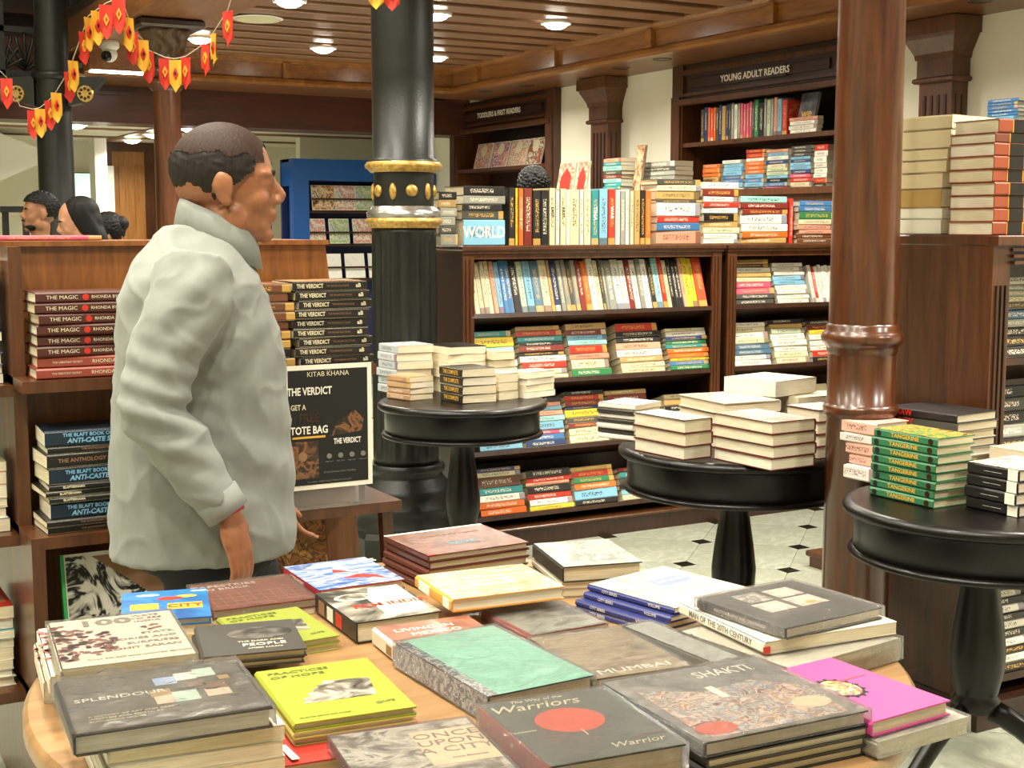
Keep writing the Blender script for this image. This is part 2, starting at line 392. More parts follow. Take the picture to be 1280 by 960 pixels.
MB().box(-.012, p1.x-p0.x+.012, -.01, .02, -.012, p1.z-p0.z+.012).build('frame', M['iron_plain'], scn)
MB().box(0, p1.x-p0.x, -.014, -.0102, 0, p1.z-p0.z).build('panel', M['screen'], scn)
# white stair soffit at the far left
p = [at_y(-40, 150, 13.2), at_y(62, 196, 13.2), at_y(-40, 244, 13.2)]
MBs = MB().prism([(v.x, v.z) for v in (p[0], at_y(64,192,13.2), at_y(62,199,13.2), p[2])][::-1], 13.2, 14.2, 'y')
struct('stair_soffit', MBs, M['white_paint'], 'white sloping underside of a staircase at far left', 'staircase')
# dark console at far left
t = thing('console_frame', 'thin black metal console frame standing before the far cream wall', 'console', (0,0,0))
q = ybox(2, 42, 258, 300, 12.4, .3)
MB().box(q[0], q[1]+.25, 12.4, 12.75, q[5]-.05, q[5]).build('top', M['iron_plain'], t)
for x in (q[0]+.02, q[0]+.5*(q[1]-q[0])+.05, q[1]+.2):
    MB().box(x, x+.05, 12.42, 12.47, 0, q[5]-.05).build('leg', M['iron_plain'], t)
# ------------------------------------------------------------------ lamps
def downlight(x, y, z, power, label, r=.085, lamp=True):
    t = thing('ceiling_downlight', label, 'ceiling light', (x, y, z), 0, 'ceiling downlights')
    MB().lathe([(r*1.18,-.012),(r*1.22,-.004),(r*1.22,.004),(r,.004),(r,-.006),(r*1.02,-.012)], cap=False, n=24).build('rim', M['white_paint'], t)
    MB().lathe([(r*.12,-.045),(r*.5,-.040),(r*.82,-.026),(r*.98,-.006),(r,.0)], n=24).build('lens', M['lamp_lens'], t)
    if lamp:
        L = bpy.data.lights.new('downlight', 'AREA'); L.shape = 'DISK'; L.size = r*1.9; L.energy = power; L.color = (1, .93, .79); L.spread = R(150)
        o = link(bpy.data.objects.new('downlight', L)); o.location = (0, 0, -.05); o.parent = t
    return t
W8 = {(545,17):'beside the black column, level with its top', (695,28):'above the brown fluted pilaster', (404,59):'left of the black column, highest of its pair',
      (320,86):'between bunting and black column, lower left', (444,93):'touching the black column on its left', (545,70):'touching the black column on its right, lower',
      (250,47):'beside the carved column capital', (362,0):'cut by the top edge left of the black column', (191,77):'behind the bunting at the carved capital'}
for (px, py), s in W8.items():
    p = at_z(px, py, SLATZ-.003); downlight(p.x, p.y, SLATZ-.004, 32, 'lit round ceiling downlight '+s)
for (px, py, s) in ((165,174,'lower of two in front of the far door'),(192,167,'right of two beside the thin wooden column'),(95,155,'right of the far black column'),(237,159,'partly hidden by the walking man')):
    p = at_z(px, py, 2.34); downlight(p.x, p.y, 2.34, 12, 'lit round downlight in the far room '+s)
for i, (x, y) in enumerate([(3.4,2.2),(4.5,2.2),(3.4,4.4),(4.6,4.4),(3.4,6.4),(4.6,6.4),(3.4,.4),(4.6,.4)]):
    downlight(x, y, SLATZ-.004, 32, 'lit slat ceiling downlight out of frame '+['over the right-hand bookcase','over the right wall corner','before the central bookcase','before the white-book bookcase','behind the central bookcase','behind the white-book bookcase','nearest the viewer, column side','nearest the viewer, wall side'][i])
for i, (x, y) in enumerate([(-.6,.2),(.9,.6),(-.6,2.2),(.9,2.4),(-.6,4.6),(1.2,4.8),(-2.4,1.2),(-2.4,3.6),(-2.4,7.0),(.9,7.2)]):  # unseen lamps added on the high ceiling to light the foreground
    downlight(x, y, 4.98, 55, 'lit atrium ceiling lamp out of frame '+['left of the viewer','over the viewer','left of the foreground table','over the foreground table','behind the display unit','behind the walking man','far left and near','far left and middle','far left and deep','deepest along the gallery beam'][i], .14)
p = at_z(322, 23, SLATZ-.003)
sp = thing('ceiling_speaker', 'unlit pale round speaker grille in the slat ceiling', 'speaker', (p.x, p.y, SLATZ-.004))
MB().lathe([(.14,-.012),(.15,-.004),(.15,0)], n=28).build('grille', M['cream_print'], sp); MB().lathe([(.15,-.006),(.165,-.003),(.165,0)], n=28, cap=False).build('ring', M['white_paint'], sp)
p = at_z(165, 90, 2.61)
pl = thing('light_panel', 'long bright rectangular light panel behind the bunting', 'ceiling light', (p.x, p.y, 2.61))
MB().box(-.3,.35,-.07,.07,-.012,0).build('diffuser', M['lamp_lens'], pl); MB().box(-.33,.38,-.1,.1,-.006,.1645).build('frame', M['wood_beam'], pl)
# recessed dark holes in the soffit
for k, (px, py) in enumerate([(545,127),(606,114),(658,107),(776,85),(828,74),(1225,1)]):
    p = at_z(px, py, SOFZ); h = thing('recessed_socket', 'unlit dark recessed socket in the soffit, number %s from the black column' % ['one','two','three','four','five','six'][k], 'ceiling light', (p.x, p.y, SOFZ))
    MB().lathe([(.062,-.004),(.07,0),(.06,.001)], n=20, cap=False).build('ring', M['wood_mid'], h); MB().lathe([(.06,-.002),(.06,-.0005)], n=20).build('hole', M['wood_dark'], h)
# ------------------------------------------------------------------ wall cabinets, niches, pilasters (on the right wall)
wc = thing('wall_cabinet', 'long brown base cabinet under the wall shelves', 'cabinet', (5.55, 3, 0))
MB().box(0, .44, 0, 7.6, 0, LEDGE-.04).build('body', M['wood_mid'], wc); MB().box(-.03, .445, -.02, 7.62, LEDGE-.04, LEDGE).build('top', M['wood_mid'], wc)
for k in range(6): MB().box(-.018, 0, .1+k*1.25, 1.2+k*1.25, .12, LEDGE-.12, .008).build('panel', M['wood_mid'], wc)
def niche(px0, px1, sign, label, shelfz, name='wall_bookcase'):
    """built-in bookcase facing -X; px0..px1 = outer stile edges in the picture"""
    xf = XF; y1, y0 = yw(px0, xf), yw(px1, xf); t = thing(name, label, 'bookcase', (0,0,0)); wdt = y1-y0; st = .13
    top = SOFZ-.005; b = LEDGE+.001
    for (a, c) in ((y0, y0+st), (y1-st, y1)):
        MB().box(xf, 6.3, a+.001, c-.001, b, top).build('stile', M['wood_mid'], t)
        MB().box(xf-.02, xf, a+.015, c-.015, b, top-.22).build('stile_face', M['wood_mid'], t)
    MB().box(6.28, 6.3, y0+st, y1-st, b, top).build('back_panel', M['wood_dark'], t)
    hz = top-.255
    MB().box(xf+.02, 6.279, y0+st, y1-st, hz, top).build('header', M['wood_dark'], t)
    MB().box(xf-.03, xf+.02, y0+.04, y1-.04, hz-.03, hz+.015, .006).build('header_mould', M['wood_mid'], t)
    MB().box(xf-.0, xf+.02, y0+st, y1-st, hz+.035, hz+.055).build('header_rail', M['wood_mid'], t)
    MB().box(xf-.0, xf+.02, y0+st, y1-st, top-.07, top-.035).build('header_rail', M['wood_mid'], t)
    MB().box(xf+.005, xf+.02, y0+st+.08, y1-st-.08, hz+.085, top-.10, .004).build('header_panel', M['wood_dark'], t)
    for z in shelfz: MB().box(xf+.005, 6.28, y0+st, y1-st, z-.03, z).build('shelf', M['wood_mid'], t)
    text(t, 'sign_lettering', sign, .062, M['white_print'], basis((xf-.006, (y0+y1)/2, hz+.118), (0,-1,0), (0,0,1), (-1,0,0)), bold=.03)
    MB().box(xf-.005, xf+.02, (y0+y1)/2-.32, (y0+y1)/2+.32, hz+.08, hz+.155).build('sign_plate', M['wood_dark'], t)
    return y0+st, y1-st
N1 = niche(564, 692, 'TODDLERS & FIRST READERS', 'dark wooden wall bookcase with picture books, nearest the black column', (1.995,))
N2 = niche(838, 1060, 'YOUNG ADULT READERS', 'dark wooden wall bookcase with the young adult sign over its shelves', (2.055,))
def pilaster(px, wpx, label):
    x = 5.87; y = yw(px, x); wd = .12; t = thing('pilaster', label, 'pilaster', (x, y, 0)); b = LEDGE+.001
    MB().box(0, .125, -wd, wd, b, 2.32).build('shaft', M['wood_pilaster'], t)
    for k in range(4):
        yy = -wd+.045+k*.05
        MB().box(-.006, 0, yy-.009, yy+.009, b, 2.19).build('flute', M['wood_dark'], t)
    for k in range(2): MB().box(.03+k*.045, .042+k*.045, -wd-.005, -wd, b, 2.19).build('flute', M['wood_dark'], t)
    MB().box(-.03, .125, -wd-.03, wd+.03, 2.26, 2.29, .008).build('neck_ring', M['wood_pilaster'], t)
    MB().box(-.012, .125, -wd-.012, wd+.012, 2.29, 2.39).build('neck', M['wood_pilaster'], t)
    prof = [(2.39,.02),(2.42,.025),(2.46,.045),(2.50,.065),(2.52,.072),(2.52,.085),(2.605,.085)]
    rings = [[(-e,-wd-e,z),(.125,-wd-e,z),(.125,wd+e,z),(-e,wd+e,z)] for z, e in prof]
    MB().loft(rings, False).build('capital', M['wood_pilaster'], t)
pilaster(748, 0, 'brown fluted pilaster on the cream wall between the two wall bookcases')
pilaster(1163, 0, 'brown fluted pilaster on the wall, right of the near wooden column')
# ------------------------------------------------------------------ columns
def iron_column():
    D = 5.85; c = at_d(505, 285, D); t = thing('iron_column', 'thick black cast iron column with gold rings, centre of the shop', 'column', (c.x, c.y, 0))
    zz = lambda py: at_d(505, py, D).z
    r = .138
    # octagonal plinth and moulded base
    def octo(rad, z): return [(rad*math.cos(R(22.5+45*k))*1.0, rad*math.sin(R(22.5+45*k)), z) for k in range(8)]
    MB().loft([octo(.262,0), octo(.262,zz(662)), octo(.25,zz(655))], False).build('plinth', M['iron_black'], t)
    MB().lathe([(.235,zz(655)),(.235,zz(648)),(.215,zz(641)),(.225,zz(632)),(.225,zz(626)),(.20,zz(619)),(.205,zz(612)),(.195,zz(606)),(.163,zz(594)),(.155,zz(589)),(.168,zz(586)),(.17,zz(581)),(.16,zz(577))], n=40).build('base_mould', M['iron_black'], t)
    fz0, fz1 = zz(577), zz(285); nfl = 16; rings = []
    for z, k in ((fz0,0),(fz0+.03,0),(fz0+.06,1),(fz1-.06,1),(fz1-.02,0),(fz1,0)):
        ring = []
        for i in range(nfl*6):
            a = 2*math.pi*i/(nfl*6); u = (i % 6)/6; dd = .014*k*max(0, math.sin(math.pi*(u*1.2-.1))) if .08 < u < .92 else 0
            rr = (.142 if z < (fz0+fz1)/2 else .138)-dd; ring.append((rr*math.cos(a), rr*math.sin(a), z))
        rings.append(ring)
    MB().loft(rings).build('fluted_shaft', M['iron_black'], t)
    MB().lathe([(.15,zz(285)),(.155,zz(280)),(.165,zz(279)),(.167,zz(276)),(.155,zz(272))], n=40).build('gold_ring', M['gold'], t)
    MB().lathe([(.158,zz(272)),(.16,zz(266)),(.148,zz(262)),(.135,zz(258))], n=40).build('silver_collar', M['chrome'], t)
    MB().lathe([(.128,zz(260)),(.128,zz(212))], n=40).build('neck_drum', M['iron_black'], t)
    for k in range(10):
        a = 2*math.pi*k/10+.15; x, y = .128*math.cos(a), .128*math.sin(a); big = k % 2
        o = MB().ball((0,0,0), (.012, .026 if big else .016, .026 if big else .036), 14, 8).build('gold_boss', M['gold'], t); o.location = (x, y, zz(239 if big else 240)); o.rotation_euler = (0,0,a)
    MB().lathe([(.14,zz(216)),(.15,zz(213)),(.163,zz(210)),(.165,zz(207)),(.155,zz(203))], n=40).build('gold_ring', M['gold'], t)
    MB().lathe([(.15,zz(203)),(.148,zz(200)),(.131,zz(198)),(.131,zz(100)),(.134,2.775)], n=40).build('upper_shaft', M['iron_black'], t)
iron_column()
def wood_column():
    D = 3.8; c = at_d(1082, 285, D); t = thing('wooden_column', 'polished red-brown wooden column with carved ring, right foreground', 'column', (c.x, c.y, 0))
    zz = lambda py: at_d(1082, py, D).z
    MB().lathe([(.105,0),(.105,.03),(.094,.06),(.093,zz(520)),(.098,zz(518)),(.103,zz(514)),(.104,zz(508)),(.10,zz(505)),(.0935,zz(503)),(.0935,zz(440))], n=40).build('lower_shaft', M['wood_column'], t)
    MB().lathe([(.0935,zz(442)),(.098,zz(436)),(.098,zz(433)),(.104,zz(430)),(.112,zz(426)),(.114,zz(420)),(.108,zz(415)),(.1,zz(411)),(.1,zz(407)),(.094,zz(404))], n=40).build('ring', M['wood_column'], t)
    MB().lathe([(.094,zz(405)),(.088,2.4)], n=40).build('upper_shaft', M['wood_column'], t)
    cap(t, .088, 2.4, 2.775)
def cap(t, r, z0, z1):
    MB().lathe([(r*1.0,z0),(r*1.25,z0+.02),(r*1.25,z0+.045),(r,z0+.06)], n=32).build('capital_ring', M['wood_column'], t)
    rings = []; n = 64
    for k in range(13):
        u = k/12; rr = r*1.0+(r*.85)*u**1.8; z = z0+.06+(z1-z0-.12)*u
        rings.append([((rr*(1+.11*math.sin(a*8+2.4*math.sin(u*9))*math.sin(math.pi*min(1,u*1.3))**.5))*math.cos(a), (rr*(1+.11*math.sin(a*8+2.4*math.sin(u*9))))*math.sin(a), z) for a in [2*math.pi*i/n for i in range(n)]])
    MB().loft(rings).build('carved_capital', M['wood_carved'], t)
    e = r*2.25; MB().box(-e, e, -e, e, z1-.06, z1-.002, .015).build('abacus', M['wood_dark'], t)
wood('wood_carved', '#3a2616', '#6d4f35', .55)
wood_column()
D = 9.0; c = at_d(213, 285, D)
t = thing('wooden_column', 'slim brown wooden column with carved leafy capital, behind the walking man', 'column', (c.x, c.y, 0))
MB().lathe([(.105,0),(.105,.05),(.09,.08),(.088,2.36),(.088,2.37)], n=32).build('shaft', M['wood_column'], t)
MB().lathe([(.088,2.33),(.108,2.35),(.108,2.39),(.09,2.405)], n=32).build('ring', M['wood_column'], t)
MB().lathe([(.082,2.40),(.084,2.47)], n=32).build('neck', M['wood_column'], t)
cap(t, .092, 2.42, 2.775)
# far black column with brackets and gold rosettes, iron gallery front
D = 9.5; c = at_d(73, 285, D); zz = lambda py: at_d(73, py, D).z
t = thing('iron_column', 'far plain black iron column with gold rosette brackets, upper left', 'column', (c.x, c.y, 0))
MB().lathe([(.16,0),(.16,.3),(.125,.34),(.118,zz(160)),(.108,zz(0)),(.108,3.6)], n=32).build('shaft', M['iron_black'], t)
MB().lathe([(.12,zz(100)),(.14,zz(97)),(.14,zz(93)),(.12,zz(90))], n=32).build('ring', M['iron_black'], t)
for s, (bx, by), rot in ((-1,(36,118),0), (1,(105,122),0)):
    w0 = .115; w1 = .36
    pts = [(s*w0, zz(133)), (s*(w0+.08), zz(130)), (s*(w1-.06), zz(112)), (s*w1, zz(98)), (s*w0, zz(96))]
    if s > 0: pts = pts[::-1]
    o = MB().prism(pts, -.05, .05, 'y').build('bracket', M['iron_plain'], t); o.rotation_euler = (0,0,-YAW)
    cx = s*(w0+.12)
    o = MB().lathe([(.052,-.062),(.056,-.056),(.056,-.05)], n=24).build('rosette', M['gold'], t); o.rotation_euler = (R(90),0,-YAW); o.matrix_local = Matrix.Translation((cx*math.cos(YAW), -cx*math.sin(YAW), zz(118))) @ Matrix.Rotation(-YAW,4,'Z') @ Matrix.Rotation(R(-90),4,'X')
    for k in range(8):
        a = 2*math.pi*k/8
        p = MB().ball((0,0,0), (.011,.011,.006), 8, 6).build('rosette_hole', M['iron_plain'], o); p.location = (.034*math.cos(a), .034*math.sin(a), -.062)
# gallery front: black beam, ornate iron railing to the left of the far column
gy = c.y+.15
g = thing('gallery_railing', 'black ornate iron gallery railing with lit openings at the top left corner', 'railing', (0,0,0))
x0, x1 = at_y(-120, 50, gy).x, at_y(60, 50, gy).x
zb, zt = at_y(20, 112, gy).z, at_y(20, 96, gy).z
MB().box(x0, x1, gy, gy+.2, zb, zt).build('beam', M['iron_plain'], g)
ztop = zt+1.0
for z in (zt+.03, zt+.33, zt+.66, zt+.98): MB().box(x0, x1, gy+.06, gy+.10, z-.02, z+.02).build('rail', M['iron_plain'], g)
k = 0; x = x0
while x < x1:
    MB().box(x, x+.04, gy+.06, gy+.10, zt, ztop).build('post', M['iron_plain'], g); x += .30
for px in (2, 30):
    cx = at_y(px+4, 70, gy).x
    for i in range(7):
        a = R(20+140*i/6)
        MB().tube([(cx, gy+.08, zt+.06), (cx+.13*math.cos(a), gy+.08, zt+.06+.2*math.sin(a)), (cx+.11*math.cos(a)*1.35, gy+.08, zt+.05+.26*math.sin(a))], .012, 6).build('scroll', M['iron_plain'], g)
MB().box(x0, x1, gy+.2, gy+2.0, zb+.02, zt-.002).build('gallery_floor', M['wood_dark'], g)
# lit bookshelf glimpsed on the gallery
for i, (px, py, cc) in enumerate([(8,14,'wood_panel'),(30,25,'cream_print'),(8,42,'wood_panel')]): pass
gw = thing('gallery_shelf', 'dim lit shelf of pink and cream boxes seen through the gallery railing', 'shelf', (0,0,0))
a, b = at_y(-60, 140, gy+1.6), at_y(62, -60, gy+1.6)
MB().box(a.x, b.x+.6, gy+1.7, gy+1.9, zt, zt+1.7).build('back_panel', M['wood_dark'], gw)
for k in range(5): MB().box(a.x, b.x+.6, gy+1.5, gy+1.7, zt+.05+.3*k, zt+.08+.3*k).build('board', M['wood_dark'], gw)
# railing on the gallery beam (edge of the atrium)
g2 = thing('gallery_balustrade', 'black iron balusters standing on the light brown gallery beam', 'railing', (2.26, 0, 3.0))
MB().box(-.02,.02,-3.8,11.4,.9,.94).build('hand_rail', M['iron_plain'], g2); MB().box(-.03,.03,-3.8,11.4,0,.05).build('bottom_rail', M['iron_plain'], g2)
bal = MB().lathe([(.016,.05),(.022,.25),(.014,.45),(.022,.65),(.014,.9)], n=8).mesh('baluster', M['iron_plain'])
for k in range(76):
    o = link(bpy.data.objects.new('baluster', bal)); o.parent = g2; o.location = (0, 11.2-.16*k if k < 50 else 11.2-.16*k, 0)
# ------------------------------------------------------------------ bunting
for key, cc, dc in (('flag_red','flag_red','flag_yellow'),('flag_yellow','flag_yellow','flag_red')): pass
def flag(p, wd, h, colr, tilt, label, pr=0):
    t = thing('pennant', label, 'pennant', p, -YAW+tilt, 'red and yellow bunting pennants'); t.rotation_euler = (0, pr, -YAW+tilt)
    pts = [(-wd/2,0),(wd/2,0),(wd/2,-h*.72),(0,-h),(-wd/2,-h*.72)]
    vs = []; n = 6
    def strip(u0, u1):
        pass
    mb = MB(); top = []
    prof = [(u/n-.5) for u in range(n+1)]
    rows = [0, .25, .5, .72]
    for side in (-.0015, .0015):
        for rr in rows:
            for u in prof: mb.v.append((u*wd, side+.012*math.sin(u*6+rr*4)*rr, -h*rr))
        for u in prof: mb.v.append((u*wd, side+.012*math.sin(u*6+4)*.8, -h*(1-.28*abs(u)*2)))
    k = n+1; m = len(rows)+1; off = k*m
    for s in (0, off):
        for r_ in range(m-1):
            for i in range(n):
                f = [s+r_*k+i, s+r_*k+i+1, s+(r_+1)*k+i+1, s+(r_+1)*k+i]
                mb.f.append(f if s else f[::-1]); mb.sm.append(True)
    mb.build('cloth', M['flag_'+colr], t)
    other = 'yellow' if colr == 'red' else 'red'
    e = .0035
    dm = MB().prism([(0,-h*.24),(wd*.22,-h*.42),(0,-h*.6),(-wd*.22,-h*.42)], -e-.006, e+.006, 'y').build('diamond', M['flag_'+other], t)
    MB().prism([(0,-h*.34),(wd*.1,-h*.42),(0,-h*.5),(-wd*.1,-h*.42)], -e-.008, e+.008, 'y').build('crest', M['black_print' if colr == 'yellow' else 'flag_red'], dm)
FL = [(8,98,'red',7.2,.1,'folded at the far left edge'),(41,138,'red',7.6,.3,'hanging lowest left, before the far black column'),(50,136,'yellow',7.6,.5,'hanging lowest left, before the far black column'),
      (62,126,'red',7.5,.6,'by the rosette bracket'),(70,116,'yellow',7.4,.6,'by the rosette bracket'),(86,90,'red',7.2,.7,'over the right rosette'),(91,76,'yellow',7.1,.7,'over the right rosette'),
      (104,40,'red',6.8,.8,'at the gallery beam'),(110,22,'yellow',6.6,.9,'at the gallery beam'),(121,14,'yellow',6.5,.6,'second yellow at the gallery beam'),(132,6,'red',6.4,.3,'below the gallery rail'),(148,-1,'red',6.4,.2,'highest near the gallery rail'),
      (160,22,'yellow',6.6,.7,'start of the strand to the capital'),(165,40,'red',6.7,.6,'start of the strand to the capital'),(178,50,'yellow',6.8,.5,'left of the carved capital'),(185,64,'red',6.9,.6,'left of the carved capital'),
      (206,73,'red',7.0,.1,'hanging before the slim column, left of three'),(219,75,'yellow',6.9,0,'hanging before the slim column, middle of three'),(232,72,'red',6.9,-.3,'hanging before the slim column, right of three'),
      (257,55,'red',6.7,-.5,'right of the capital'),(267,42,'yellow',6.6,-.7,'right of the capital'),(285,14,'red',6.3,-.4,'large and alone against the slats'),
      (470,-24,'yellow',5.4,0,'at the top of the black column'),(490,-22,'red',5.4,0,'at the top of the black column')]
strands = []
for (px, py, cc, D, tl, s) in FL:
    p = at_d(px, py, D); strands.append(p); flag(p, .06, .16 if D > 5.5 else .11, cc, tl*1.35, cc+' pennant of the bunting '+s)
def string(pts, label):
    o = MB().tube(pts, .0025, 5).build('bunting_string', M['string']); tag(o, label, 'string')
up = Vector((0,0,.006))
string([at_d(-20,70,7.0)+up]+[s+up for s in strands[0:1]]+[at_d(25,134,7.5)+up]+[s+up for s in strands[1:12]]+[at_d(156,-6,6.5)+up], 'pale string of the bunting from the left edge up to the gallery beam')
string([at_d(150,-6,6.4)+up]+[s+up for s in strands[12:22]]+[at_d(295,-20,6.1)+up], 'pale string of the bunting sagging past the carved capital')
string([at_d(440,-30,5.4)+up]+[s+up for s in strands[22:24]]+[at_d(520,-30,5.4)+up], 'short pale bunting string across the black column top')
# security camera and white spotlight
p = at_d(137, 68, 9.9)
t = thing('security_camera', 'white dome security camera hung under the gallery beam', 'camera', p)
MB().lathe([(.06,2.7745-p.z),(.07,2.76-p.z),(.07,.05),(.05,.03)][::-1], n=20).build('mount', M['camera_white'], t)
MB().ball((0,0,0), .055).build('body', M['camera_white'], t)
o = MB().lathe([(.038,.0),(.036,.03),(.02,.038)], n=20).build('lens', M['camera_dark'], t); o.location = (-.02,-.03,-.015); o.rotation_euler = (R(100),0,R(-60))
p = at_d(101, 88, 10.7)
t = thing('spot_lamp', 'small white cone spotlight beside the security camera', 'spotlight', p)
MB().lathe([(.03,-.09),(.055,.0),(.075,.04),(.07,.05)], n=20).build('shade', M['camera_white'], t); MB().box(-.005,.005,-.005,.005,.05,2.775-p.z-.001).build('stem', M['iron_plain'], t)
# ------------------------------------------------------------------ books
PAL = {'W':('white','#e6e2d2'),'C':('cream','#dccfa6'),'R':('red','#bd2f1f'),'M':('maroon','#7d2a20'),'O':('orange','#dd6a23'),'Y':('yellow','#e0c12f'),
       'G':('green','#2f7d4a'),'T':('teal','#2b8a8d'),'A':('pale aqua','#93c9c0'),'B':('blue','#3c74a8'),'N':('navy','#2a3c66'),'L':('light blue','#7fb6d0'),
       'K':('black','#191615'),'S':('grey','#8f9085'),'D':('dark grey','#45443d'),'P':('pink','#d6566f'),'V':('violet','#6a5aa0'),'H':('tan','#b39155'),
       'F':('brown','#6b3f25'),'E':('salmon','#dd9a7c'),'Z':('scarlet','#e2542c'),'U':('steel blue','#4d7189'),'Q':('pale green','#bfccaa')}
ORD = ['first','second','third','fourth','fifth','sixth','seventh','eighth','ninth','tenth','eleventh','twelfth','thirteenth','fourteenth','fifteenth','sixteenth','seventeenth','eighteenth','nineteenth','twentieth']
ORD += ['twenty-'+o for o in ORD[:9]]+['thirtieth']+['thirty-'+o for o in ORD[:9]]+['fortieth']+['forty-'+o for o in ORD[:9]]+['fiftieth']
_bm = {}
def book_meshes(w, h, t, hard):
    k = (round(w,3), round(h,3), round(t,4), hard)
    if k not in _bm:
        b = .0022 if hard else .0008; i = .004 if hard else .0006
        b = min(b, t*.2); x0, x1 = -w/2, w/2; rb = min(.004, t*.3)
        pr = [(x0+rb,0),(x1,0),(x1,b),(x0+b+.001,b),(x0+b+.001,t-b),(x1,t-b),(x1,t),(x0+rb,t),(x0,t-rb),(x0,rb)]
        c = MB().prism(pr[::-1], -h/2, h/2, 'y').mesh('cover', M['cover_matte'])
        p = MB().box(x0+b+.001, x1-i, -h/2+i, h/2-i, b, t-b).mesh('pages', M['pages'])
        _bm[k] = (c, p)
    return _bm[k]
def book(mtx, w, h, t, code, label, group=None, hard=False, mat='cover_matte', hexc=None, pages=True, name=None, cat='book'):
    r = link(bpy.data.objects.new(name or ('hardback_book' if hard else 'paperback_book'), None)); r.empty_display_size = .03; r.matrix_world = mtx
    tag(r, label, cat, group)
    cm, pm = book_meshes(w, h, t, hard)
    c = link(bpy.data.objects.new('cover', cm)); c.parent = r; c.material_slots[0].link = 'OBJECT'; c.material_slots[0].material = M[mat]
    rgb = srgb(hexc or PAL[code][1]); j = 1+random.uniform(-.12,.12); c.color = (min(1,rgb[0]*j), min(1,rgb[1]*j), min(1,rgb[2]*j), 1)
    if pages: p = link(bpy.data.objects.new('pages', pm)); p.parent = r
    return r
def parse(s): 
    o = []
    for tok in s.split():
        code = tok[0]; rest = tok[1:]; txt = None
        if ':' in rest: rest, txt = rest.split(':',1)
        o.append((code, float(rest)/1000 if rest else None, txt))
    return o
def spine_text(root, w, h, t, txt, mat, size, along='down', off=0, **kw):
    """lettering on the spine (local -x face), reading from head (+y) to foot"""
    return text(root, 'spine_title', txt, size, M[mat], basis((-w/2-.0004, off, t/2), (0,-1,0), (0,0,1), (-1,0,0)), **kw)
def upright(O, ux, up, tokens, width, where, group, hmin=.19, hmax=.225, w=.13, fit=True):
    dep = up.cross(ux).normalized() if False else ux.cross(up).normalized()*-1
    T = parse(tokens); tot = sum(t for _, t, _ in T); s = (width/tot if fit else 1)*.985; x = 0
    for i, (code, t, txt) in enumerate(T):
        t *= s; h = random.uniform(hmin, hmax); hard = random.random() < .3
        o = O+ux*x+dep*(w/2+random.uniform(0,.006))+up*(h/2+.0004)
        b = book(basis(o, dep, up, ux), w, h, t*.985, code, '%s book, %s from left, standing %s' % (PAL[code][0], ORD[i], where), group, hard, random.choice(['cover_matte','cover_gloss']), name='upright_book')
        if txt: spine_text(b, w, h, t*.985, txt.replace('_',' '), 'white_print' if code in 'RKTMBNG' else 'black_print', t*.62, off=.02, bold=.02)
        x += t/.985*1.0
    return x
def pile(O, dep, up, tokens, where, group, L=.2, w=.13, height=None, jit=1.0, title=None, hardp=.3, mat=None, kind='book', tcol='white_print', rnd=True):
    """lying books, spines toward -dep; O = centre of the front edge of the pile's base; tokens top to bottom"""
    T = parse(tokens); T = [(c, t if t else random.uniform(.018,.03), x) for c, t, x in T]
    if height: s = height/sum(t for _, t, _ in T); T = [(c, t*s, x) for c, t, x in T]
    n = len(T); z = 0.0
    for i in range(n-1, -1, -1):
        code, t, txt = T[i]; l = L*(random.uniform(.93,1.0) if rnd else 1); ww = w*(random.uniform(.93,1.0) if rnd else 1)
        a = R(random.uniform(-2,2))*jit; d = (Matrix.Rotation(a, 3, up) @ dep).normalized(); y = up.cross(d).normalized()
        o = O+up*(z+.0002)+d*(ww/2+random.uniform(0,.008)*jit)+y*random.uniform(-.006,.006)*jit
        hard = random.random() < hardp
        b = book(basis(o, d, y, up), ww, l, t*.992, code, '%s book, %s from top, %s' % (PAL[code][0], ORD[i], where), group, hard, mat or random.choice(['cover_matte','cover_gloss']))
        if txt:
            tx = txt.replace('_',' '); spine_text(b, ww, l, t*.992, tx, tcol, t*.62, bold=.02, sx=min(1.0, l*.85/(len(tx)*t*.62*.62)))
        z += t
    return z
TAU = R(18)
UX = Vector((1,0,0)); UPT = Vector((0, math.sin(TAU), math.cos(TAU))); DPT = Vector((0, math.cos(TAU), -math.sin(TAU))); UP = Vector((0,0,1)); YB = Vector((0,1,0))
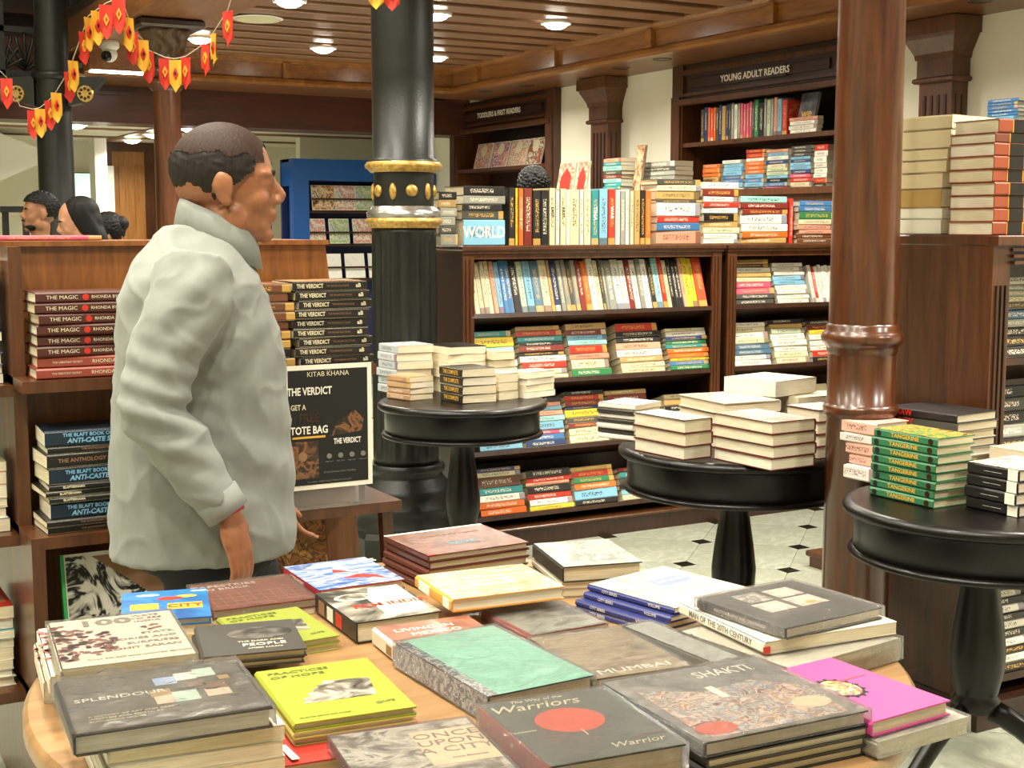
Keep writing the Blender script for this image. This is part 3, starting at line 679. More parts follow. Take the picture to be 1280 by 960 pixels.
# ------------------------------------------------------------------ the two central bookcases
F1 = 5.34; BH = 1.372; SH = (1.07, .762, .448, .148)
def bookcase(a0, a1, label, shelves):
    t = thing('bookcase', label, 'bookcase', (a0, F1, 0)); W = a1-a0; dp = .46
    for x in (0, W-.03): MB().box(x, x+.03, .0, dp, .09, BH-.035).build('side_panel', M['wood_dark'], t)
    for x in (0, W-.055):
        MB().box(x, x+.055, -.012, 0, .09, BH-.035).build('stile', M['wood_mid'], t)
        MB().box(x+.014, x+.022, -.017, -.012, .12, BH-.06).build('stile_bead', M['wood_mid'], t)
        MB().box(x+.033, x+.041, -.017, -.012, .12, BH-.06).build('stile_bead', M['wood_mid'], t)
    MB().box(.03, W-.03, dp-.02, dp-.0, .09, BH-.035).build('back_panel', M['wood_dark'], t)
    MB().box(-.012, W+.012, -.03, dp+.01, BH-.022, BH, .005).build('top', M['wood_mid'], t)
    MB().box(-.005, W+.005, -.02, dp, BH-.035, BH-.022).build('top_mould', M['wood_mid'], t)
    MB().box(.055, W-.055, -.008, .012, BH-.06, BH-.035).build('top_rail', M['wood_mid'], t)
    MB().box(-.006, W+.006, -.035, dp, 0, .075).build('plinth', M['wood_dark'], t)
    MB().box(-.01, W+.01, -.045, dp, .075, .09, .004).build('plinth_mould', M['wood_mid'], t)
    for z in shelves:
        pr = []
        for (d, u) in ((-.008,-.001),(.26,-.001),(.26,-.022),(-.008,-.022)):
            p = DPT*d+UPT*u; pr.append((p.y, z+p.z))
        MB().prism(pr, .032, W-.032, 'x').build('shelf', M['wood_dark'], t)
    return t
A0, A1 = xa(577, F1), xa(901, F1); B0, B1 = xa(909, F1), 5.5
bookcase(A0, A1, 'dark wooden open bookcase with four tilted shelves, right of the black column', SH)
bookcase(B0, B1, 'dark wooden open bookcase of mostly white books beside the round wooden column', SH)
def row_origin(a, z): return Vector((a, F1-.004, z+.0012))
G1 = 'books on the central bookcase'
upright(row_origin(A0+.07, SH[0]), UX, UPT,
 'C23 C23 C22 C22 E22 L26 B25 B24 K36 Q30 L38 U42 C40 H19 N28 S26 S24 D26 S24 M28 O32 W32 C26 D15 S15 S40 W40 W30 M30 W30 S26 W34 K26 A34 R26 C22 K22 K22 K22 E19 Y34 Y30 Z50',
 A1-A0-.14, 'on the top shelf of the central bookcase', G1, .235, .25, .15)
def piles(z, spec, where, group, base='central bookcase', hm=.235, F=F1):
    for k, (p0, p1, hh, s) in enumerate(spec):
        a0, a1 = xa(p0, F), xa(p1, F)
        pile(row_origin((a0+a1)/2, z), DPT, UPT, s, '%s pile on %s shelf, %s' % (ORD[k], where, base), group, L=(a1-a0)*.97, w=.15, height=hh)
piles(SH[1], [(596,650,.235,'T24 Y40 A24 A28 W26 A26 A30'),(652,713,.25,'H20 R26 T26 K18 M26 K18 W30 R30 C26 C20'),(715,768,.255,'H30 M26 L22 A24 R38 E26 C44 G34'),
              (777,836,.245,'R38 K26 K26 E32 W34 H24 C26 C24'),(840,893,.21,'C16 W26 N20 G22 T20 O24 O24 Y16 B22 G24')], 'second', G1)
piles(SH[2], [(599,656,.235,'S22 C22 E22 W22 L24 L34 D24 L34'),(658,712,.23,'K20 E20 L18 E22 A24 L36 P18 B26 N26'),(714,766,.25,'K20 R24 M24 N14 Y34 D24 M22 C32 C34'),
              (768,822,.24,'H20 M40 O30 E22 W30 C24 R24 K20'),(838,888,.2,'C20 H24 K20 W24 B24 R24 Y20')], 'third', G1)
piles(SH[3], [(597,661,.22,'N20 C24 F50 T36 W34 O32 O34'),(662,721,.19,'K34 R22 E14 K34 R28 W28 Y22'),(722,778,.185,'H20 R28 G26 O28 L44 K24'),(780,834,.16,'M20 T24 D30 K20 L24 C24')], 'bottom', G1)
G2 = 'books on the white-book bookcase'
piles(SH[0], [(921,973,.235,'H26 D20 W30 H26 C24 P34 P34 D28 D30'),(974,1016,.215,'W22 W22 W22 L24 L24 W24 W24 W24 W22')], 'top', G2, 'bookcase of white books')
upright(row_origin(xa(1019, F1), SH[0]), UX, UPT, 'W14 R14 W14 W14 W14 W14 W14 W14 W14 W14', .24, 'on the top shelf of the bookcase of white books', G2, .19, .2, .14)
piles(SH[1], [(921,971,.225,'W22 C24 W30 C26 U28 U24 W24 W28'),(973,1018,.235,'K20 H20 Q24 W26 W26 W24 C24 C26'),(1020,1062,.22,'K20 M24 Y20 W26 W26 W22 R28 K22')], 'second', G2, 'bookcase of white books')
piles(SH[2], [(921,985,.2,'W24 W24 C26 W30 S28 W30'),(990,1050,.2,'C26 W26 R24 W30 W30')], 'third', G2, 'bookcase of white books')
# on top of the bookcases
G3 = 'books on top of the central bookcases'
FT = F1+.02
def tp(px): return xa(px, FT)
def topile(p0, p1, s, hh, where, w=.15, **kw):
    a0, a1 = tp(p0), tp(p1); pile(Vector(((a0+a1)/2, FT, BH+.0006)), YB, UP, s, where, G3, L=(a1-a0)*.97, w=w, height=hh, **kw)
topile(577, 632, 'K34 S30 K24 D32 L92:WORLD', .262, 'left end pile atop central bookcase', .2)
topile(549, 572, 'K30 H30 S34 S34 D30 S44', .235, 'narrow pile atop central bookcase beside iron column', .15)
upright(Vector((tp(636), FT, BH+.0006)), UX, UP, 'K34 Y16 O28 M46 K42 K42 C34:EAST W22 C34:EAST W18 C52 W24 C36 T44:TINA L50 R40:WAR W24 S30 W24 C24 H34 K30 O34', tp(815)-tp(636), 'on top of the central bookcase', G3, .245, .26, .15)
topile(819, 877, 'D26 C28 H38 D14 W60 R30 B36 E60', .31, 'pile right of upright row atop central bookcase')
topile(878, 924, 'W32 M34 W28 R24 W28 K38 H28 C28 W24 W24', .30, 'pile atop the gap between two bookcases')
topile(926, 986, 'A30 M28 M26 W44 W36 O28 H26', .235, 'pile left of red upright book on bookcase tops')
upright(Vector((tp(988), FT, BH+.0006)), UX, UP, 'R26', .024, 'on the bookcase tops, alone among piles', G3, .225, .226, .15)
topile(997, 1046, 'B26 B26 G36 C26 E24 E20 F22 F22', .215, 'pile right of red upright book on bookcase tops')
topile(1049, 1085, 'C26 W26 R20 W30 K24 W30', .2, 'pile behind wooden column on bookcase tops')
# ------------------------------------------------------------------ wall bookcases: books (facing -X)
G4 = 'books in the wall bookcases'; XN = 5.96
NX = Vector((1,0,0)); LY = Vector((0,-1,0))      # depth, and left-to-right as seen
def nb(px): return yw(px, XN)
# picture books face-out on the first one
for i, (p0, p1, c1) in enumerate([(588,606,'art_kids1'),(608,627,'art_kids2'),(628,650,'art_kids3'),(651,671,'art_kids4')]): pass
art('art_kids1', ['#2c5f9e','#d9472a','#e8d9a0','#7d3fa0','#e6b23c'], 22, 3, 1.2); art('art_kids2', ['#e7dfc6','#4a55a5','#d8562c','#e9e2cb','#c9442f'], 20, 3, 1.2)
art('art_kids3', ['#e9e2cc','#b6c9a2','#c23a2c','#f0ead8','#d99a3d'], 20, 3, 1.4); art('art_kids4', ['#c9d2a4','#e8e1c8','#2f2f2c','#c2352a','#8fa86f'], 20, 3, 1.2)
def faceout(o, right, lean_up, w, h, t, artm, label, group, code='W', spot=None, hexc=None):
    """book shown cover-out: o = bottom-left-front corner; right, lean_up = axes of the visible cover"""
    nrm = right.cross(lean_up).normalized(); c = o+right*(w/2)+lean_up*(h/2)-nrm*t+Vector((0,0,t*abs(nrm.z)+.0006))
    b = book(basis(c, right, lean_up, nrm), w, h, t, code, label, group, True, 'cover_plain', hexc, name='picture_book')
    MB().box(-w*.47, w*.48, -h*.48, h*.48, t+.0001, t+.0007).build('cover_picture', M[artm], b)
    return b
la = R(14); lup = Vector((math.sin(la), 0, math.cos(la)))
for i, (p0, p1) in enumerate([(588,607),(609,628),(630,651),(652,671)]):
    y0, y1 = nb(p0), nb(p1); z = 1.9955
    b = faceout(Vector((XN+.03, y0, z)), LY, lup, y0-y1, .235, .012, 'art_kids%d' % (i+1), ['pale round-panelled picture book with blue figures','picture book with an elephant-blue shape','cream picture book with a red title band','picture book with green edge and red dot'][i]+' leaning in the far wall bookcase', G4)
    MB().lathe([(.055,.0128),(.055,.0131)], n=20).build('title_bubble', M['cream_print'], b).location = (0, .05, 0)
zs = 2.0555
up_tok = 'D30 N30 Z24 Z24 O20 D24 N24 H34 N22 D20 S24 W30 S20 P24 P22 P24 P22 D16 G34 K40 S22 Q30 S22 E26 L34 R40'
y0, y1 = nb(871), nb(978); Tt = parse(up_tok); tot = sum(t for _, t, _ in Tt); s = (y0-y1)/tot; y = y0
for i, (code, t, _) in enumerate(Tt):
    t *= s; h = random.uniform(.225,.255) ; w = .15
    book(basis(Vector((XN+w/2+.02, y, zs+h/2)), NX, UP, LY), w, h, t*.95, code, '%s book standing, %s from left on the young adult wall shelf' % (PAL[code][0], ORD[i]), G4, False, name='upright_book')
    y -= t
art('art_grey', ['#2f3136','#5c6067','#83868c'], 9, 3, .3)
y0 = nb(982)
b = faceout(Vector((XN+.05, y0, zs)), LY, lup, .17, .27, .02, 'art_grey', 'dark grey book with yellow lettering shown face out on the young adult shelf', G4, 'D')
text(b, 'title', 'we', .085, M['gold_print'], Matrix.Translation((0,-.005,.021)), bold=.02); text(b, 'title', 'fall', .085, M['gold_print'], Matrix.Translation((0,-.07,.021)), bold=.02)
yp = (nb(985)+nb(1022))/2
pile(Vector((XN-.02, yp, zs)), NX, UP, 'E22 W26 W28 W22', 'before dark grey book on young adult shelf', G4, L=(nb(985)-nb(1022))*.95, w=.05, height=.1)
zl = LEDGE+.001
for k, (p0, p1, hh, s) in enumerate([(874,898,.2,'O O O H H L'),(900,926,.22,'W L L L B B L C'),(928,952,.28,'R R W O O O L B L D'),(954,982,.27,'E L W N C Q Q L K B P'),(984,1011,.282,'D D D L N L L N P R C W'),(1013,1030,.28,'R W W W W W R K')]):
    y0, y1 = nb(p0), nb(p1)
    pile(Vector((XN+.01, (y0+y1)/2, zl)), NX, UP, s, '%s pile at bottom of young adult bookcase' % ORD[k], G4, L=(y0-y1)*.96, w=.15, height=hh)
# on the ledge between
lx = 5.56
def ly(px): return yw(px, lx)
art('art_pinkarch', ['#d9ddb8','#cf6f5c','#e5e3c6'], 12, 2, .4)
for i, (p0, p1) in enumerate([(694,714),(717,731)]):
    y0, y1 = ly(p0), ly(p1)
    b = faceout(Vector((lx, y0, zl)), LY, Vector((math.sin(R(10)),0,math.cos(R(10)))), y0-y1, .26, .014, 'art_pinkarch', ['pale green book with a coral arch leaning before the cream wall','narrower pale book with a coral arch beside the fluted pilaster'][i], 'books on the wall ledge', 'Q')
    wv = y0-y1; MB().prism([(-wv*.32,-.11),(wv*.32,-.11),(wv*.32,.02),(0,.085),(-wv*.32,.02)], .0148, .0156, 'z').build('cover_arch', M['red_print'], b)
yy = (ly(752)+ly(776))/2
pile(Vector((lx, yy, zl)), NX, UP, 'E T A D M A T T T', 'teal pile on wall ledge before pilaster', 'books on the wall ledge', L=(ly(752)-ly(776))*.95, w=.14, height=.26)
yy = (ly(778)+ly(834))/2
pile(Vector((lx+.1, yy, zl)), NX, UP, 'S D S S C S', 'grey pile on wall ledge right of pilaster', 'books on the wall ledge', L=(ly(778)-ly(834))*.8, w=.16, height=.22)
art('art_photo', ['#3a2a20','#9a6a42','#d2b08a','#2a211c'], 16, 4, .8)
b = faceout(Vector((lx+.0, ly(789), zl)), LY, Vector((math.sin(R(8)),0,math.cos(R(8)))), .1, .34, .02, 'art_photo', 'tall brown photographic book standing on the wall ledge beside the wall bookcase', 'books on the wall ledge', 'F')
yy = ly(1247)
pile(Vector((lx, yy, zl)), NX, UP, ' '.join(['B18']*5+['L19']*17), 'tall blue pile on ledge at right', 'books on the wall ledge', L=.19, w=.14, height=.40, rnd=False, jit=.3)
# ------------------------------------------------------------------ right-hand bookcase with orange leather set
C0 = at_d(1243, 285, 3.8); RX, RY = C0.x, C0.y
t = thing('bookcase', 'tall brown bookcase end behind the right round table, orange set on top', 'bookcase', (RX, RY, 0)); RH = at_d(1200, 294, 3.85).z; W = 1.5; dp = .46
MB().box(0, .03, .012, dp, .08, RH-.03).build('end_panel', M['wood_mid'], t); MB().box(W-.03, W, .012, dp, .08, RH-.03).build('end_panel', M['wood_mid'], t)
MB().box(0, W, dp-.015, dp, .08, RH-.03).build('back_panel', M['wood_dark'], t)
MB().box(-.004, W+.01, -.02, dp+.004, RH-.03, RH, .004).build('top', M['wood_mid'], t); MB().box(-.004, W+.01, -.012, dp, 0, .08).build('plinth', M['wood_dark'], t)
for x in (0, W-.07):
    MB().box(x, x+.07, 0, .012, .08, RH-.03).build('stile', M['wood_mid'], t)
    for k in range(3): MB().box(x+.014+.018*k, x+.022+.018*k, -.006, 0, .15, RH-.14).build('flute', M['wood_dark'], t)
for k in range(3): MB().box(.07, W-.07, -.008-.004*k, .012, RH-.045-.018*k, RH-.036-.018*k).build('top_mould', M['wood_mid'], t)
for z in (1.08,.76,.44,.14): 
    pr = []
    for (d, u) in ((-.0,-.001),(.26,-.001),(.26,-.022),(-.0,-.022)):
        p = DPT*d+UPT*u; pr.append((p.y+.03, z+p.z))
    MB().prism(pr, .032, W-.032, 'x').build('shelf', M['wood_dark'], t)
for k, (z, s) in enumerate([(1.08,'W22 S20 S18 C18 D22 U30 S22 K30 K30 K32'),(.76,'K24 D24 K26 S24 K26 K28'),(.44,'K26 D24 S20 K28'),(.14,'W14 K14 W14 K14 W14 K16 W14 K14 W14 K16')]):
    for j in range(2):
        pile(Vector((RX+.075+.115+j*.24, RY+.028, z+.0012)), DPT, UPT, s, '%s pile on %s shelf, right-hand bookcase' % (['first','second'][j], ['top','second','third','bottom'][k]), 'books on the right-hand bookcase', L=.21, w=.16, height=.24)
# volumes on top
def on_R(px, py): return at_z(px, py, RH)
plain('leather_orange', '#b3542e', .42); plain('leather_black', '#15120f', .4)
z = RH+.0005; hs = [31,27,31,31,30,30,31,30,30][::-1]
c1 = on_R(1241, 294); cy = RY+.005
sh = [0,.006,.004,.002,-.004,-.006,-.004,.002,.012]
hts = [.0385,.0385,.037,.0375,.037,.037,.037,.029,.040]
px_h = (293-153)/1700*3.9; sc_ = px_h/sum(hts)
for i, t_ in enumerate(hts):
    t_ *= sc_; lw, lh = .165, .245
    o = Vector((RX+.0+lh/2+sh[i], cy+lw/2+random.uniform(-.002,.004), z))
    b = book(basis(o, YB, Vector((-1,0,0)), UP), lw, lh, t_*.99, 'O', 'orange leather volume with black spine label, %s from top of its set' % ORD[8-i], 'orange leather set', True, 'cover_plain', '#8c4023' if i != 7 else '#6b3422')
    MB().box(-lw/2-.0007, -lw/2+.004, lh/2-.115, lh/2-.06, .0012, t_*.99-.0012).build('spine_label', M['leather_black'], b)
    for q in (.055,.118): MB().box(-lw/2-.0008, -lw/2+.004, lh/2-q-.002, lh/2-q, .0012, t_*.99-.0012).build('gilt_line', M['gold_print'], b)
    z += t_
z = RH+.0005; tk = [('W',.052),('W',.035),('H',.062),('C',.052),('C',.040),('C',.037),('C',.062),('C',.046)]
px_h = (293-146)/1700*4.0; sc_ = px_h/sum(t for _, t in tk)
for i, (cc, t_) in enumerate(tk):
    t_ *= sc_; a = R([0,1,-1,0,4,5,8,9][i]); lw = .17
    o = Vector((RX+.12, RY+.18+.11, z)); d = Vector((math.cos(a), math.sin(a), 0)); y = UP.cross(d)
    book(basis(o, -d*-1, y, UP) if False else basis(o, Vector((-math.cos(a+R(180)),-math.sin(a+R(180)),0)), y, UP), .22, .17, t_*.985, cc, '%s thick book, %s from top in pile beside orange set' % (PAL[cc][0], ORD[7-i]), 'thick books on the right-hand bookcase', False, 'cover_plain', '#d8c79f' if cc == 'C' else None)
    z += t_
upl = Vector((RX+.06, RY+.38, RH+.0006))
pl = thing('low_plinth', 'low brown wooden platform on the marble floor behind the wooden column', 'platform', (3.93, 3.75, 0))
MB().box(0,.7,0,.63,0,.045).build('base', M['wood_mid'], pl); MB().box(-.012,.712,-.012,.642,.045,.07,.004).build('top', M['wood_mid'], pl)
# ------------------------------------------------------------------ blue children's shelves in the far room
yb = 12.2; bx0, bx1 = xa(367, yb), xa(545, yb); bt = at_y(367, 198, yb).z
t = thing('blue_bookcase', 'bright blue display shelving full of picture books, left of the black column', 'bookcase', (bx0, yb, 0)); W = bx1-bx0
MB().box(0, .16, 0, .1, 0, bt).build('frame_post', M['blue_laminate'], t); MB().box(W-.12, W, 0, .1, 0, bt).build('frame_post', M['blue_laminate'], t)
MB().box(.16, W-.12, 0, .1, bt-.2, bt).build('header', M['blue_laminate'], t); MB().box(.0, W, .3, .34, 0, bt).build('back_panel', M['blue_dark'], t)
MB().box(0, .03, .1, .3, bt-.25, bt).build('side_header', M['blue_laminate'], t); MB().box(0, W, .1, .3, bt-.03, bt).build('top', M['blue_laminate'], t)
MB().box(.13, .16, .1, .3, 0, bt-.2).build('side_panel', M['blue_dark'], t)
rowz = [at_y(420, py, yb).z for py in (263, 305, 349)]
art('art_pic1', ['#20180f','#c78d4a','#e6d9b8','#3a2718'], 14, 3, 1); art('art_pic2', ['#e4dfcf','#7da85e','#dfd6bd','#5d86b5'], 14, 3, 1); art('art_pic3', ['#e9e4d6','#c86f5d','#efeadf','#8aa06b'], 14, 3, 1); art('art_pic4', ['#ecebe2','#f2f0e8','#dfe3dc'], 14, 3, 1)
for k, z in enumerate(rowz):
    MB().box(.16, W-.12, .12, .3, z-.025, z).build('shelf', M['wood_dark'], t); MB().box(.16, W-.12, .1, .112, z+.10, z+.118).build('rail', M['wood_dark'], t)
    a = R(10); lu = Vector((0, math.sin(a), math.cos(a))); x = bx0+.17+(.07 if k == 0 else 0 if k == 1 else .16)
    for j in range(5):
        wv = .21 if (k, j) != (0,0) else .24
        if x+wv > bx1-.12: break
        faceout(Vector((x, yb+.125, z+.001)), UX, lu, wv-.005, .24, .012, 'art_pic%d' % (1 if (k, j) == (0,0) else 4 if k == 2 else 2+(j+k) % 2), '%s picture book, %s from left, %s shelf of blue shelving' % (['dark framed','illustrated'][0 if (k,j) == (0,0) else 1], ORD[j], ['top','middle','lower'][k]), 'picture books on the blue shelving', 'W')
        x += wv+(.035 if k else .0)
# left flank of the blue shelving, set back
fx = bx0-.62
t2 = thing('blue_bookcase', 'paler blue side shelving behind the walking man\'s face', 'bookcase', (fx, yb+.55, 0))
MB().box(0, .6, .3, .34, 0, bt-.02).build('back_panel', M['blue_dark'], t2); MB().box(-.3, .6, -.045, -.015, bt-.22, bt-.02).build('header', M['blue_laminate'], t2); MB().box(.57,.6,0,.3,0,bt-.22).build('side_panel', M['blue_laminate'], t2)
for k, z in enumerate([at_y(357, py, yb+.55).z for py in (259, 297, 335)]):
    MB().box(-.3, .57, .0, .3, z-.02, z).build('shelf', M['wood_dark'], t2); MB().box(-.3, .57, -.012, -.002, z+.09, z+.108).build('rail', M['wood_dark'], t2)
    for j in range(4):
        a = R(12); lu = Vector((0, math.sin(a), math.cos(a)))
        faceout(Vector((fx-.28+j*.21, yb+.57, z+.001)), UX, lu, .195, .235, .012, 'art_kids%d' % (1+(j+k) % 4), 'colourful picture book, %s from left, %s shelf of paler side shelving' % (ORD[j], ['top','middle','lower'][k]), 'picture books on the side shelving', 'Y')
# ------------------------------------------------------------------ black pedestal tables
def pedestal_table(px, D, r, z, label, rot=0):
    c = at_d(px, 285, D); t = thing('pedestal_table', label, 'table', (c.x, c.y, 0), rot)
    MB().lathe([(r-.03,z-.03),(r-.008,z-.03),(r,z-.022),(r,z-.012),(r-.008,z-.003),(r-.02,z)], n=64).build('table_top', M['wood_ebony'], t)
    MB().lathe([(r-.035,z-.125),(r-.028,z-.12),(r-.028,z-.03)], n=64).build('apron', M['wood_ebony'], t)
    MB().lathe([(r-.03,z-.14),(r-.018,z-.137),(r-.014,z-.13),(r-.02,z-.122),(r-.03,z-.12)], n=64).build('apron_bead', M['wood_ebony'], t)
    MB().lathe([(.05,.22),(.062,.25),(.052,.262),(.055,.27),(.068,.33),(.07,.38),(.062,.45),(.05,.53),(.044,.58),(.05,.6),(.055,z-.125)], n=28).build('stem', M['wood_ebony'], t)
    for k in range(3):
        a = rot+2*math.pi*k/3; pts = []; n = 8
        for i in range(n+1):
            u = i/n; rr = .04+.30*u; zz = .20*(1-u)**1.6+.025+.07*math.sin(math.pi*u)*(1-u); pts.append((rr*math.cos(a), rr*math.sin(a), zz))
        MB().tube(pts, [(.02,.032-.014*i/n) for i in range(n+1)], 10).build('foot', M['wood_ebony'], t)
    return c
T2Z, T3Z, T4Z = .775, .772, .76
t2 = pedestal_table(577, 5.33, .335, T2Z, 'small round black pedestal table before the iron column', .4)
t3 = pedestal_table(925, 4.22, .368, T3Z, 'round black pedestal table left of the wooden column', .2)
t4 = pedestal_table(1243, 3.38, .345, T4Z, 'round black pedestal table at the right edge with green books', 1.6)
def stack_px(z0, cpx, rpx, lpx, tokens, spine, where, group, height=None, hard=True, jit=1.0, title=None, tcol='white_print', hexes=None, plain_=True, mat=None):
    """pile whose nearest bottom corner, right and left bottom ends are seen at the given pixels.
    spine: 'L' left visible face, 'R' right visible face, 'X' hidden (spine away)"""
    c, r, l = at_z(*cpx, z0), at_z(*rpx, z0), at_z(*lpx, z0)
    e1 = (r-c).normalized(); L1 = (r-c).length; e2 = Vector((-e1.y, e1.x, 0)); L2 = max(.1, (l-c).dot(e2))
    T = parse(tokens); T = [(q, t or .022, x) for q, t, x in T]
    if height: s = height/sum(t for _, t, _ in T); T = [(q, t*s, x) for q, t, x in T]
    z = z0+.0004; ctr = c+e1*(L1/2)+e2*(L2/2); out = []
    for i in range(len(T)-1, -1, -1):
        code, t, txt = T[i]; a = R(random.uniform(-1.6,1.6))*jit
        d1 = Matrix.Rotation(a,3,'Z') @ e1; d2 = Vector((-d1.y, d1.x, 0)); o = ctr+d1*random.uniform(-.004,.004)*jit+d2*random.uniform(-.004,.004)*jit; o.z = z
        if spine == 'L': x, w, h = d1, L1, L2
        elif spine == 'R': x, w, h = d2, L2, L1
        elif spine == 'X': x, w, h = -d1, L1, L2
        else: x, w, h = -d2, L2, L1
        y = UP.cross(x)
        b = book(basis(o, x, y, UP), w, h, t*.99, code, '%s book, %s from top, %s' % (PAL[code][0], ORD[i], where), group, hard, mat or ('cover_plain' if plain_ else 'cover_matte'), hexes.get(code) if hexes else None)
        b['dims'] = (w, h, t*.99); del b['dims']; out.append((b, w, h, t*.99))
        if title: spine_text(b, w, h, t*.99, title, tcol, t*.66, bold=.015, sx=min(1.2, h*.7/(len(title)*t*.66*.62)))
        z += t
    return out, z
# --- right table: green set, pink pile, black set
TG = 'books on the right round table'
art('art_tangerine', ['#2b7d49','#3d9455','#d6a93a','#2b6f43','#e0c060','#6a4a2a'], 26, 3, 1.0)
tg, zt = stack_px(T4Z, (1168,636.5), (1214,629.5), (1086,618.8), ' '.join(['G']*8), 'in the green-spined set on the right table', TG, .176, True, 1.0, None, hexes={'G':'#3d8f5b'}) if False else stack_px(T4Z, (1168,636.5), (1214,629.5), (1086,618.8), ' '.join(['G']*8), 'L', 'green-spined set on right table', TG, .176, True, 1.0, 'TANGERINE', 'gold_print', {'G':'#2f6b45'})
for b, w, h, t in tg:
    MB().lathe([(t*.36,-.0004),(t*.36,.0003)], n=14).build('spine_emblem', M['wood_dark'], b).matrix_local = basis((-w/2-.0006, -h*.40, t/2), (0,-1,0), (0,0,1), (-1,0,0))
    MB().lathe([(t*.36,-.0004),(t*.36,.0003)], n=14).build('spine_emblem', M['black_print'], b).matrix_local = basis((-w/2-.0006, h*.42, t/2), (0,-1,0), (0,0,1), (-1,0,0))
b, w, h, t = tg[-1]; MB().box(-w*.48, w*.48, -h*.48, h*.48, t+.0001, t+.0006).build('cover_picture', M['art_tangerine'], b)
pk, _ = stack_px(T4Z, (1094,605), (1134,599), (1052,596), 'E24 W18 E22 E20 W28', 'L', 'pink pile left of green set on right table', TG, .165, True, 1.2, None, hexes={'E':'#d9a592','W':'#ded6cc'}, plain_=False)
rw, zr = stack_px(T4Z, (1192,606), (1243,598), (1118,588), 'K D W K S W K K', 'L', 'pile with red lettering behind green set', TG, .19, True, 1.0, None)
for b, w, h, t in rw[-2:]: spine_text(b, w, h, t, 'RAW', 'red_print', t*1.0, off=h*.25, bold=.03)
bs, zb_ = stack_px(T4Z, (1272,648), (1330,638), (1214.6,633), 'K K K K', 'L', 'black set at right table edge', TG, .115, True, 1.0, None)
for b, w, h, t in bs:
    MB().box(-w/2-.0006, -w/2+.002, -h/2+.004, -h/2+.032, .001, t-.001).build('spine_label', M['white_print'], b)
    text(b, 'spine_title', '—— ———', t*.35, M['white_print'], basis((-w/2-.0006, .0, t/2), (0,-1,0), (0,0,1), (-1,0,0)))
art('art_lace', ['#e3d8b8','#efe7cf','#6d6352','#e9dfc4'], 22, 4, 2.0, lo=.4, hi=.72)
b, w, h, t = bs[-1]; MB().box(-w*.49, w*.49, -h*.49, h*.49, t+.0001, t+.0006).build('cover_picture', M['art_lace'], b)
ob, _ = stack_px(T4Z, (1284,613), (1340,603), (1243,602.5), 'S E O', 'X', 'low pile behind black set on right table', TG, .10, False, 3.0, None, hexes={'S':'#b9ad97','E':'#d98f70','O':'#df7c45'})
# --- middle table: hardbacks with pages outward
TM = 'books on the middle round table'; hx = {'M':'#5d231d','W':'#cfcabb','K':'#22201e','C':'#d9ccb0'}
art('art_mist', ['#b9c0bb','#d6d6cc','#94a2a8','#c9b9a8'], 14, 4, .6, coat=.6); art('art_mist2', ['#c9c0b0','#d9c9b8','#b7a698','#c98f84'], 14, 4, .6, coat=.6)
def topart(e, artm): b, w, h, t = e; MB().box(-w*.49, w*.49, -h*.49, h*.49, t+.0001, t+.0006).build('cover_picture', M[artm], b)
s1, z1 = stack_px(T3Z, (855.5,575.5), (890.5,571), (795,562), 'M M M', 'X', 'near left pile on middle table', TM, .118, True, .6, hexes=hx); topart(s1[-1], 'art_mist')
s2, z2 = stack_px(T3Z, (964.5,589), (1019,582), (893,573), 'M M M M', 'X', 'nearest pile on middle table', TM, .137, True, .5, hexes=hx); topart(s2[-1], 'art_mist2')
s0, z0_ = stack_px(T3Z, (792,552), (826,545), (762,543.5), 'W K W K W K W', 'L', 'pale spined pile at left of middle table', TM, .115, False, 1.0, hexes={'W':'#d5cfc6','K':'#2a2623'}); topart(s0[-1], 'art_mist')
s3, z3 = stack_px(T3Z, (1022,574), (1066,569), (975,566), 'M M M M', 'X', 'pile beside wooden column on middle table', TM, .145, True, .5, hexes=hx); topart(s3[-1], 'art_mist')
s4, z4 = stack_px(T3Z, (905,563), (975,557), (815,551), 'W M M M', 'X', 'central pile of middle table', TM, .145, True, .6, hexes=hx); topart(s4[-1], 'art_mist2')
s5, z5 = stack_px(T3Z+.1455, (969,497), (1020,490), (911,489), 'C', 'X', 'thick and topmost on middle table', TM, .05, False, .3, hexes={'C':'#d8ccb4'})
s6, z6 = stack_px(T3Z, (1000,553), (1045,548), (940,546), 'C C M M C C', 'X', 'far pile of middle table', TM, .143, False, 2.0, hexes=hx)
# --- small table before the iron column
TS = 'books on the small round table'; hp = {'K':'#1d1a17','C':'#d8cba6','S':'#b4bcc0','E':'#b08a6a','W':'#d4c8a8'}
sA, _ = stack_px(T2Z, (497,493.5), (541,490), (467,489), 'S S S S S S', 'L', 'pale blue-grey pile at left of small table', TS, .20, False, 1.2, hexes=hp, plain_=False)
sB, _ = stack_px(T2Z, (512,501.5), (541,498), (481,498), 'E E E E', 'L', 'low brown pile on small table', TS, .094, False, 1.0, hexes=hp, plain_=False)
sC, zC = stack_px(T2Z, (577.5,505.5), (620,502), (541,500.5), 'K K K K', 'L', 'black spined pile at front of small table', TS, .135, False, .8, 'THE COMPLETE', 'gold_print', hp)
sD, zD = stack_px(T2Z, (624,500.5), (648,498), (596,495.5), 'W W W', 'X', 'pile right of black spines on small table', TS, .105, False, .8, hexes=hp)
sE, zE = stack_px(T2Z, (658,498.5), (693,494), (640,495), 'C W C W', 'X', 'rightmost pile on small table', TS, .105, False, 1.0, hexes=hp)
sF, zF = stack_px(T2Z, (560,492), (606,488.5), (530,486), 'K C W C C C', 'X', 'back left pile of small table', TS, .19, False, 2.5, hexes=hp)
sG, _ = stack_px(T2Z, (618,489.5), (645,487.5), (598,487), 'C W C W C', 'X', 'back right pile of small table', TS, .165, False, 2.0, hexes=hp)
